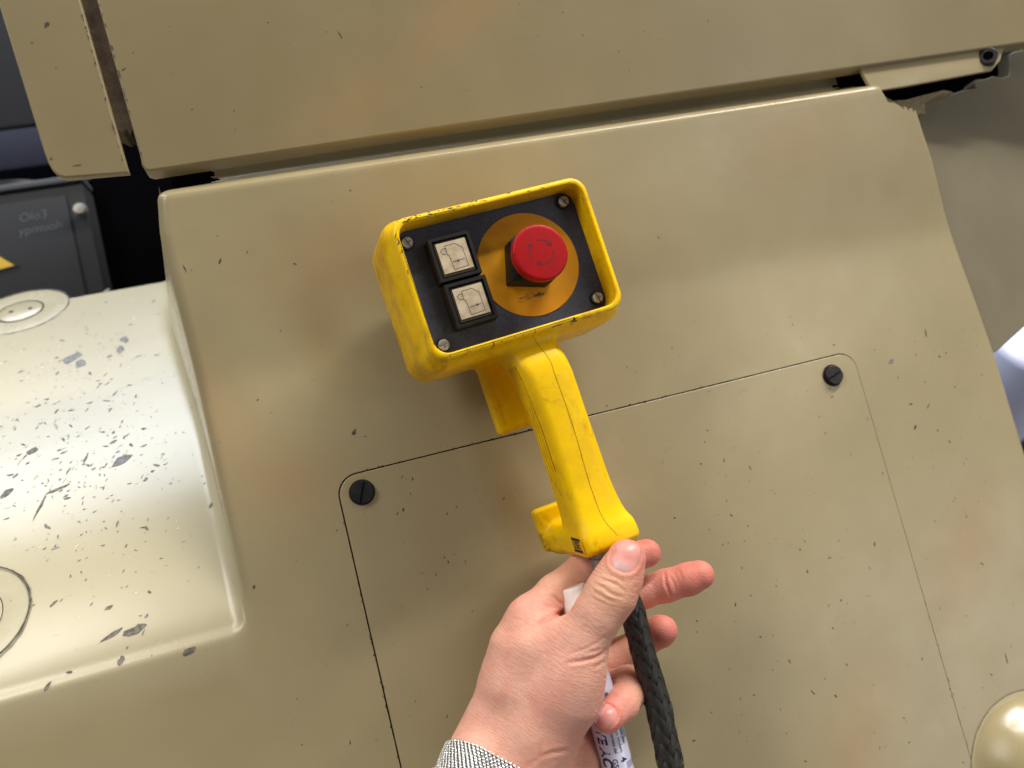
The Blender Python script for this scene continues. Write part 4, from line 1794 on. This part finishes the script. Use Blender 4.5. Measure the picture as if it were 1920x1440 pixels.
# keep what lies above the cut end of the forearm (outside the picture)
tipc = {k: v[-1][0] for k, v in fingers.items()}
thumb_tip = P(1175, 1045, 92)


def nail_frame(base_px, dirv, axis, ln, wd):
    """find the skin point, build tangent frame"""
    d = nrm(dirv)
    p0 = np.array(base_px) + d * .025
    c = HG.march(HD, p0, -d)
    n_ = HG.grad(HD, c[None])[0]
    n_ = nrm(n_ * .5 + d * .5)
    a_ = nrm(axis - n_ * (axis @ n_))
    s_ = np.cross(a_, n_)
    return dict(c=c, n=n_, a=a_, s=s_, L=ln / 2, W=wd / 2)


toC = lambda p: nrm(CAM - p)
pt_ = P(1176, 1041, 91)
n1 = nail_frame(pt_, toC(pt_) + np.array([-.12, .0, 0]), P(1178, 1030, 92) - P(1153, 1100, 91), .0172, .0152)
pl_ = P(1138, 1344, 76)
n2 = nail_frame(pl_, toC(pl_) + np.array([-.1, .1, .0]), P(1128, 1355, 78) - P(1160, 1325, 70), .0125, .0112)
pr_ = P(1243, 1180, 53)
n3 = nail_frame(pr_, np.array([1., -.25, .05]), P(1243, 1181, 56) - P(1237, 1184, 44), .010, .010)
nails = [n1, n2, n3]


def nail_coords(nf, V):
    d = V - nf['c']
    return (d @ nf['s']) / nf['W'], (d @ nf['a']) / nf['L'], d @ nf['n']


def nail_r(x, y):
    # squarish at the free edge, rounded at the base
    p = 2.6
    return (np.abs(x) ** p + np.abs(y) ** p) ** (1 / p)


disp = np.zeros(len(Vh))
tint = np.zeros((len(Vh), 4), np.float32)
tint[:, 3] = 1
for nf in nails:
    x, y, z = nail_coords(nf, Vh)
    near = (np.abs(z) < .007) & (np.einsum('ij,j->i', Nh, nf['n']) > .15)
    r = nail_r(x, y)
    ridge = np.exp(-((r - 1.13) / .10) ** 2) * sstep(-y, -.75, -.1) * .00050
    ins = -.00038 * (1 - sstep(r, .88, 1.0))
    disp += np.where(near, ridge + ins, 0)
    tint[:, 0] += np.where(near, np.exp(-((r - 1.05) / .25) ** 2) * .35, 0)

# creases: strokes found on the skin facing the viewer
px_, py_ = PX(Vh)
vd = (CAM - Vh)
vd /= np.linalg.norm(vd, axis=1, keepdims=True)
facing = np.einsum('ij,ij->i', Nh, vd)


def seg_dist(x, y, pts):
    best = np.full(len(x), 1e9)
    tt = np.zeros(len(x))
    L = 0
    tot = sum(math.dist(a, b) for a, b in zip(pts[:-1], pts[1:]))
    for a, b in zip(pts[:-1], pts[1:]):
        dx, dy = b[0] - a[0], b[1] - a[1]
        l2 = dx * dx + dy * dy
        t_ = np.clip(((x - a[0]) * dx + (y - a[1]) * dy) / l2, 0, 1)
        d = np.hypot(x - a[0] - t_ * dx, y - a[1] - t_ * dy)
        m = d < best
        best = np.where(m, d, best)
        tt = np.where(m, (L + t_ * math.sqrt(l2)) / tot, tt)
        L += math.sqrt(l2)
    return best, tt


Z3 = lambda pts: [(780 + x / 3, 960 + y / 3) for x, y in pts]
strokes = [
    (Z3([(1005, 405), (1050, 425), (1090, 455), (1130, 475), (1175, 478)]), 3.0, .55, (60, 110)),
    (Z3([(1035, 375), (1090, 392), (1140, 415), (1180, 450)]), 2.6, .42, (60, 110)),
    (Z3([(1000, 445), (1045, 470), (1090, 497), (1150, 505)]), 2.6, .40, (60, 110)),
    (Z3([(1060, 350), (1120, 368), (1170, 395)]), 2.4, .25, (60, 110)),
    (Z3([(985, 480), (1040, 510), (1110, 530)]), 2.2, .2, (60, 110)),
    (Z3([(690, 628), (760, 592), (830, 560), (870, 540)]), 4.0, .9, (55, 110)),
    (Z3([(770, 470), (800, 500), (835, 525)]), 2.8, .5, (40, 100)),
    (Z3([(640, 465), (700, 475), (740, 470)]), 2.6, .25, (40, 100)),
    (Z3([(670, 500), (740, 530), (800, 548)]), 2.4, .25, (40, 100)),
    (Z3([(840, 850), (930, 838), (1000, 822), (1050, 795), (1075, 760)]), 3.4, .7, (60, 115)),
    (Z3([(960, 792), (1010, 785), (1050, 765)]), 2.6, .4, (60, 115)),
    (Z3([(860, 800), (950, 770), (1020, 735), (1060, 700)]), 2.4, .3, (60, 115)),
    (Z3([(1000, 880), (1030, 862), (1055, 840)]), 2.4, .3, (60, 115)),
    (Z3([(700, 1375), (770, 1352), (850, 1342)]), 4, .5, (50, 110)),
    (Z3([(400, 1330), (450, 1370), (480, 1430)]), 3, .25, (50, 110)),
    (Z3([(600, 1440), (690, 1390), (700, 1300)]), 4, .25, (50, 110)),
    (Z3([(1400, 335), (1404, 400), (1430, 470)]), 2.6, .55, (30, 70)),
    (Z3([(1420, 350), (1450, 400), (1462, 440)]), 2.0, .3, (30, 70)),
    (Z3([(1470, 320), (1490, 350), (1500, 390)]), 2.2, .2, (30, 70)),
    (Z3([(880, 380), (905, 398), (940, 396)]), 3.2, .4, (30, 90)),
    (Z3([(1340, 640), (1345, 700)]), 2.0, .0, (30, 90)),
]
offm = Vh[:, 2] * 1000
for pts, wd, amp, (z0, z1) in strokes:
    d, tt = seg_dist(px_, py_, pts)
    m = (facing > .05) & (offm > z0 - 12) & (offm < z1 + 8) & (d < wd * 5)
    taper = np.sin(np.clip(tt, .02, .98) * math.pi) ** .5
    g = -np.exp(-(d / wd) ** 2) + .45 * np.exp(-((d - wd * 2.2) / (wd * 1.2)) ** 2)
    disp += np.where(m, g * amp * .001 * taper, 0)
    tint[:, 0] += np.where(m, np.exp(-(d / wd) ** 2) * amp * .5, 0)

# fine folds that run across the back of the thumb
ax0, ax1 = P(1100, 1190, 90), P(1150, 1105, 92)
adir = nrm(ax1 - ax0)
al = (Vh - ax0) @ adir
rad_ = np.linalg.norm((Vh - ax0) - np.outer(al, adir), axis=1)
wob = .0009 * np.sin(Vh[:, 0] * 420 + Vh[:, 1] * 260) + .0006 * np.sin(Vh[:, 0] * 900)
fold = np.sin((al + wob) * 2 * math.pi / .0023)
zone = sstep(al, -.040, -.01) * (1 - sstep(al, .008, .022)) * (offm > 70) * (facing > 0)
disp += fold * zone * .00007
zone2 = sstep(al, .018, .024) * (1 - sstep(al, .032, .038)) * (rad_ < .017) * (facing > 0)
fold2 = np.sin((al + wob * 1.5) * 2 * math.pi / .0019)
disp += fold2 * zone2 * .00010

# tendon and vein hints on the back of the hand
Vh = Vh + Nh * disp[:, None]
# re-derive normals from the displaced surface (flat face average)
fn = np.cross(Vh[Qh[:, 2]] - Vh[Qh[:, 0]], Vh[Qh[:, 3]] - Vh[Qh[:, 1]])
N2 = np.zeros_like(Vh)
for k in range(4):
    np.add.at(N2, Qh[:, k], fn)
N2 /= np.linalg.norm(N2, axis=1, keepdims=True) + 1e-12
if np.mean(np.einsum('ij,ij->i', N2, Nh)) < 0:
    N2 = -N2

for k, p in tipc.items():
    d = np.linalg.norm(Vh - p, axis=1)
    tint[:, 0] += np.exp(-(d / .017) ** 2) * (1.0 if k != 'little' else .6)
d = np.linalg.norm(Vh - thumb_tip, axis=1)
tint[:, 0] += np.exp(-(d / .014) ** 2) * .55
d = np.linalg.norm(Vh - P(1190, 1120, 88), axis=1)
tint[:, 0] += np.exp(-(d / .014) ** 2) * .5
for p, s_, a_ in ((P(1146, 1110, 100), .011, .8), (P(1060, 1090, 60), .014, .45), (P(1180, 1290, 60), .010, .4)):
    d = np.linalg.norm(Vh - p, axis=1)
    tint[:, 1] += np.exp(-(d / s_) ** 2) * a_
for p, s_, a_ in ((P(1080, 1325, 95), .011, .75), (P(1055, 1365, 88), .009, .5)):
    d = np.linalg.norm(Vh - p, axis=1)
    tint[:, 2] += np.exp(-(d / s_) ** 2) * a_
d = np.linalg.norm(Vh - P(1000, 1150, 68), axis=1)
tint[:, 0] += np.exp(-(d / .016) ** 2) * .3
tint[:, :3] = np.clip(tint[:, :3], 0, 1)
hm = mesh_np('hand', Vh, Qh, True, N2)
at = hm.attributes.new('tint', 'FLOAT_COLOR', 'POINT')
at.data.foreach_set('color', tint.ravel())
# coordinates that run along the limb, for the fine skin folds
arm = nrm(P(1094, 1197, 84) - P(930, 1440, 60))
side = nrm(np.cross(arm, (0, 0, 1)))
up3 = np.cross(side, arm)
al3 = np.stack([Vh @ nrm(arm * .8 + np.array([.0, .3, 0])), Vh @ side, Vh @ up3], 1).astype(np.float32)
at = hm.attributes.new('along', 'FLOAT_VECTOR', 'POINT')
at.data.foreach_set('vector', al3.ravel())
link('hand', hm, M_skin, person)


def build_nail(nf, lun=True):
    n_u, n_v = 22, 26
    V, lu = [], []
    ids = {}
    Fc = []
    for i in range(n_u + 1):
        for j in range(n_v + 1):
            u, v = -1 + 2 * i / n_u, -1 + 2 * j / n_v
            # map the square onto the nail outline
            m = max(abs(u), abs(v))
            r = nail_r(np.array(u), np.array(v))
            x, y = (u * m / r, v * m / r) if m > 1e-6 else (0, 0)
            q = nf['c'] + nf['s'] * x * nf['W'] + nf['a'] * y * nf['L'] + nf['n'] * .012
            q = HG.march(HD, q, -nf['n'], 60)
            # slightly flatter than the finger, sunk at the base and sides
            lift = .00030 * (1 - m ** 4) + .00002 + .00018 * max(0, y) ** 2
            lift -= .00030 * m ** 6 * (1 if y < .55 else .1)
            V.append(q + nf['n'] * lift)
            lu.append(1. if (x / .62) ** 2 + ((y + .95) / .62) ** 2 < 1 and lun else (.25 if y > .86 else 0.))
            ids[i, j] = len(V) - 1
    for i in range(n_u):
        for j in range(n_v):
            Fc.append((ids[i, j], ids[i + 1, j], ids[i + 1, j + 1], ids[i, j + 1]))
    V = np.array(V)
    q = np.array(Fc)
    nn_ = np.cross(V[q[0, 2]] - V[q[0, 0]], V[q[0, 3]] - V[q[0, 1]])
    if nn_ @ nf['n'] < 0:
        q = q[:, ::-1]
    me = mesh_np('fingernail', V, q, True)
    at = me.attributes.new('lun', 'FLOAT', 'POINT')
    lu = np.array(lu).reshape(n_u + 1, n_v + 1)
    at.data.foreach_set('value', lu.ravel().astype(np.float32))
    o = link('fingernail', me, M_nail, person)
    md = o.modifiers.new('thick', 'SOLIDIFY')
    md.thickness = .0004
    md.offset = -1
    return o


build_nail(n1)
build_nail(n2, False)
build_nail(n3, False)

# ------------------------------------------------------------------ marker held in the palm
mk = thing('marker_pen', 'white marker pen with small blue print held against the palm behind the thumb', 'marker')
m0, m1 = P(1072, 1099, 62), P(1163, 1460, 62)
mdir = nrm(m1 - m0)
mz = nrm(np.array([0, 0, 1]) - mdir * mdir[2])
mx_ = np.cross(mdir, mz)
MR = .0086
# marker's own frame: X to the picture's right across the barrel, Y along towards the cap, Z towards the viewer
xr_ = mx_ if mx_[0] > 0 else -mx_
FM = np.array([xr_, -mdir, np.cross(xr_, -mdir)]).T
mm4 = Matrix.Identity(4)
for i in range(3):
    for j in range(3):
        mm4[i][j] = FM[i][j]
    mm4[i][3] = m0[i]
mk.matrix_world = MW @ mm4


def lathe_y(name, prof, n=40, deg=30):
    me = lathe_me(name, prof, n, deg)
    me.transform(Matrix.Rotation(math.radians(90), 4, 'X'))   # z -> -y
    return me


link('cap', lathe_y('cap', [(.0066, 0), (.0074, .0004), (.0078, .0012), (.0080, .0340), (.0080, .0405)], 40), M_pw, mk)
link('collar', lathe_y('collar', [(.0070, .0405), (.0070, .0470), (.0076, .0475)], 40), M_pw, mk)
link('barrel', lathe_y('barrel', [(.0074, .0472), (.0084, .0500), (.0087, .056), (.0088, .125), (.0085, .130)], 48), M_pb, mk)


def wrap_text(name, s, size, along, ang, mat, italic=0., bold=0.):
    """text read down the barrel: x of the font runs away from the cap"""
    me = text_me(name, s, size, italic, bold)
    bm = bmesh.new()
    bm.from_mesh(me)
    bmesh.ops.triangulate(bm, faces=bm.faces[:])
    for v in bm.verts:
        a_ = ang + v.co.y / .0088
        y = -(along + v.co.x)
        v.co = Vector((math.sin(a_) * .00888, y, math.cos(a_) * .00888))
    bm.to_mesh(me)
    bm.free()
    link(name, me, mat, mk)


def along_of(x, y):
    p = P(x, y, 70)
    return float((p - m0) @ mdir)


A0 = along_of(1122, 1372)
wrap_text('print', 'VE ACTIVE', .0075, A0 - .001, math.radians(-62), M_navy, .2, .0003)
wrap_text('print', '(portata dal', .0026, along_of(1140, 1370), math.radians(-11), M_grey_print, 0, .00003)
wrap_text('print', 'von kindern', .0026, along_of(1155, 1365), math.radians(10), M_grey_print, 0, .00003)
wrap_text('print', 'unter dies', .0023, along_of(1166, 1360), math.radians(32), M_grey_print, 0, .00004)
wrap_text('print', 'schmutzen', .0020, along_of(1172, 1352), math.radians(48), M_grey_print, 0, .00003)
wrap_text('print', '4', .0052, along_of(1160, 1421), math.radians(4), M_navy, 0, .0001)
wrap_text('print', 'GS-', .0040, along_of(1148, 1424), math.radians(-26), M_grey_print, 0, .00008)
wrap_text('print', '. di', .0036, along_of(1137, 1290), math.radians(6), M_navy, 0, .0001)
for k in range(3):
    al_ = along_of(1180, 1428) + .0011 * k
    V, Fc = [], []
    for i in range(13):
        a_ = math.radians(22 + 58 * i / 12)
        for dy_ in (0, .00035):
            V.append((math.sin(a_) * .00889, -(al_ + dy_), math.cos(a_) * .00889))
    for i in range(12):
        Fc.append((2 * i, 2 * i + 1, 2 * i + 3, 2 * i + 2))
    link('print_line', mesh_py('print_line', V, Fc), M_navy, mk)

# ------------------------------------------------------------------ mesh watch band round the wrist
wb_t = thing('watch_band', 'silver steel mesh watch band around the wrist', 'watch band')
wc = P(942, 1462, 60)
wax = nrm(P(942 - 78, 1462 + 178, 82) - wc)     # down the forearm
wxd = P(942 + 89, 1462 + 40, 59) - wc
wxd = nrm(wxd - wax * (wxd @ wax))
wzd = nrm(np.cross(wxd, wax))
if wzd[2] < 0:
    wzd = -wzd


def band_pt(sv, av, lift):
    """sv: girth position in radians around, av: distance down the arm; follows the skin"""
    dr = wxd * math.cos(sv) * 1.35 + wzd * math.sin(sv)
    dr = nrm(dr)
    c = wc + wax * av
    p0 = c + dr * .055
    q = HG.march(HD, p0, -dr, 70)
    return q + dr * lift, dr


rows_a = [i * .00138 for i in range(0, 19)]
nA = 116
cache = []
ths = np.linspace(math.radians(-25), math.radians(205), nA)
# station lines of the girth every 2 rows would do; sample the skin on a coarse lattice, then interpolate
lat_a = np.linspace(-.004, .030, 9)
lat_t = np.linspace(ths[0], ths[-1], 40)
LQ = np.zeros((len(lat_a), len(lat_t), 3))
LD = np.zeros_like(LQ)
for i, a_ in enumerate(lat_a):
    for j, t_ in enumerate(lat_t):
        # the front edge leans: further down the arm at the picture's right
        sh = .0016 * math.cos(t_) * 6 * 0
        LQ[i, j], LD[i, j] = band_pt(t_, a_ + sh, .0014)
# equalise along girth
from numpy import interp
girth = np.r_[0, np.cumsum(np.linalg.norm(np.diff(LQ[4], axis=0), axis=1))]
ns = int(girth[-1] / .00255)


def lat(a_, g):
    fa = np.clip((a_ - lat_a[0]) / (lat_a[1] - lat_a[0]), 0, len(lat_a) - 1.001)
    i = int(fa)
    f = fa - i
    out_ = []
    for Lx in (LQ, LD):
        A = [interp(g, girth, Lx[i, :, k]) for k in range(3)]
        B = [interp(g, girth, Lx[i + 1, :, k]) for k in range(3)]
        out_.append(np.array(A) * (1 - f) + np.array(B) * f)
    return out_[0], nrm(out_[1])


ico = bmesh.new()
bmesh.ops.create_icosphere(ico, subdivisions=2, radius=1)
iv = np.array([v.co[:] for v in ico.verts])
iF = np.array([[v.index for v in f.verts] for f in ico.faces])
ico.free()
BV, BF = [], []
nb_ = 0
for r_i, a_ in enumerate(rows_a):
    for s_i in range(ns):
        g = (s_i + .5 * (r_i % 2)) * .00255 + r_i * .00008
        if g > girth[-1]:
            continue
        c, n_ = lat(a_, g)
        c2, _ = lat(a_, g + .001)
        tg = nrm(c2 - c)
        bt = np.cross(n_, tg)
        if bt @ wax < 0:
            bt = -bt
        tg2 = nrm(tg * 1. + bt * -.42)
        bt2 = np.cross(n_, tg2)
        M3 = np.array([tg2 * .00132, bt2 * .00060, n_ * .00070])
        BV.append(iv @ M3 + c)
        BF.append(iF + nb_ * len(iv))
        nb_ += 1
link('mesh_links', mesh_np('mesh_links', np.concatenate(BV), np.concatenate(BF), True), M_band, wb_t, kind='stuff')
# dark backing strip under the links
SVb, SFb = [], []
gg = np.linspace(0, girth[-1], 60)
for a_ in (rows_a[0], .006, .012, .018, rows_a[-1]):
    for g in gg:
        c, n_ = lat(a_, g)
        SVb.append(c - n_ * .00030)
for i in range(4):
    for j in range(59):
        a0 = i * 60 + j
        SFb.append((a0, a0 + 1, a0 + 61, a0 + 60))
link('band_backing', mesh_py('band_backing', SVb, SFb, True), M_dark_band, wb_t)

# ------------------------------------------------------------------ things far behind, seen past the left edge
M_cab = Mat('dark_grey_enamel', srgb(20, 21, 23), .8).m
M_cab2 = Mat('grey_top', srgb(62, 66, 72), .7).m
cab = thing('control_cabinet', 'dark grey metal cabinet with chalk scrawl and yellow warning triangle at far left', 'cabinet')
link('cabinet_body', box_me('cabinet_body', (-.75, .02, -.75), (-.3215, .3600, -.400), .004), M_cab, cab)
link('cabinet_top', box_me('cabinet_top', (-.755, .3603, -.76), (-.3205, .3680, -.396), .002), M_cab2, cab)
link('cabinet_door', box_me('cabinet_door', (-.73, .04, -.3998), (-.3400, .347, -.3965), .002), Mat('cabinet_door_paint', srgb(24, 25, 28), .8).m, cab)
kn = link('door_knob', lathe_me('door_knob', [(.004, 0), (.004, .005), (.007, .008), (.0075, .012), (.0055, .016), (.0001, .0165)], 28), Mat('knob_metal', srgb(150, 146, 140), .45, Metallic=.4).m, cab)
pk = P(157, 400, -398)
place(kn, (pk[0], pk[1], -.3985))
0 and link('knob_plate', box_me('knob_plate', (pk[0] - .010, pk[1] - .05, -.405), (pk[0] + .0015, pk[1] + .05, -.3990)), M_cab, cab)
tri = np.array([P(-35, 460, -396)[:2] + [-.008, .01], P(38, 499, -396)[:2], P(-62, 520, -396)[:2] + [-.004, -.004]])
c_ = tri.mean(0)
sg = link('warning_sign', prism_me('warning_sign', [tuple(p) for p in tri], -.3962, -.3955), M_blk, cab)
t2 = c_ + (tri - c_) * .84
link('sign_face', prism_me('sign_face', [tuple(p) for p in t2], -.3954, -.3952), Mat('sign_yellow', srgb(210, 170, 20), .5).m, sg)
b3 = [c_ + np.array(q) * .001 for q in ((3, 8), (-4, -1), (1, 0), (-3, -9), (6, 1), (1, 1), (6, 8))]
link('sign_bolt', prism_me('sign_bolt', [tuple(p) for p in b3], -.3951, -.3950), M_blk, sg)
M_chalk = Mat('chalk', srgb(92, 97, 104), .9).m
pc = P(36, 417, -396)
for k, (s_, dy_, dx_) in enumerate((('Olo3', .0, .0), ('ypmuoh', -.0145, -.003))):
    tmx = text_me('chalk_scrawl', s_, .0135, .15, -.00016)
    place(link('chalk_scrawl', tmx, M_chalk, cab), (pc[0] + dx_, pc[1] + dy_, -.3961), .03)
dsk = thing('round_lid', 'dark round dish with a grey disc lying on the cabinet top', 'lid')
pd_ = P(18, 330, -450)
o_ = link('dish', lathe_me('dish', [(.040, 0), (.046, .006), (.046, .012), (.040, .013), (.036, .009)], 48), Mat('dish_dark', srgb(26, 26, 28), .4).m, dsk)
place(o_, (pd_[0], .3690, -.450), 0, frame_from((0, 1, .1), (0, 0, -1)))
o_ = link('disc', lathe_me('disc', [(.0001, .010), (.033, .011), (.033, .0145), (.029, .016), (.0001, .0162)], 48), Mat('disc_grey', srgb(120, 124, 128), .4).m, dsk)
place(o_, (pd_[0], .3690, -.450), 0, frame_from((0, 1, .1), (0, 0, -1)))
bl = thing('blue_cabinet', 'dark blue and grey machine standing behind the dark cabinet', 'machine')
pA, pB = P(0, 243, -700), P(0, 296, -700)
link('blue_rail', box_me('blue_rail', (-1.2, pB[1] - .02, -.76), (-.30, pA[1], -.70), .006), Mat('dark_blue_paint', srgb(8, 12, 34), .9).m, bl)
link('grey_cover', box_me('grey_cover', (-1.2, pA[1] + .012, -.80), (-.30, pA[1] + .7, -.72), .006), Mat('slate_paint', srgb(15, 16, 20), .9).m, bl)
link('base_cover', box_me('base_cover', (-1.2, -.6, -.9), (-.30, pB[1] - .02, -.77)), M_black, bl)
# right background, a sliver past the machine's edge
wr = thing('white_drum', 'white blurred rounded drum beyond the right edge of the machine', 'drum')
pw = P(1925, 690, -330)
o_ = link('drum', lathe_me('drum', [(.0001, .0), (.05, .001), (.058, .004), (.062, .010), (.062, .30), (.058, .31)], 48), Mat('white_blue_enamel', srgb(196, 200, 226), .4).m, wr)
place(o_, (pw[0] + .035, pw[1] + .03, pw[2]), 0, frame_from((0, -.55, -.8), (1, 0, 0)))
# the closed dark recess behind everything
bk = link('back_wall', box_me('back_wall', (-3, -2, -1.6), (3, 3, -1.55)), Mat('back_wall_dark', srgb(34, 36, 40), .8).m, None)
bk.matrix_world = MW
bk['kind'] = 'structure'
M_floor = Mat('grey_floor', srgb(120, 118, 120), .6).m
fl = link('floor', box_me('floor', (-4, -4, -.05), (4, 4, 0)), M_floor, None)
fl['kind'] = 'structure'
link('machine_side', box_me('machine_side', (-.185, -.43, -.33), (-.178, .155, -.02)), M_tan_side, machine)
print('done build')
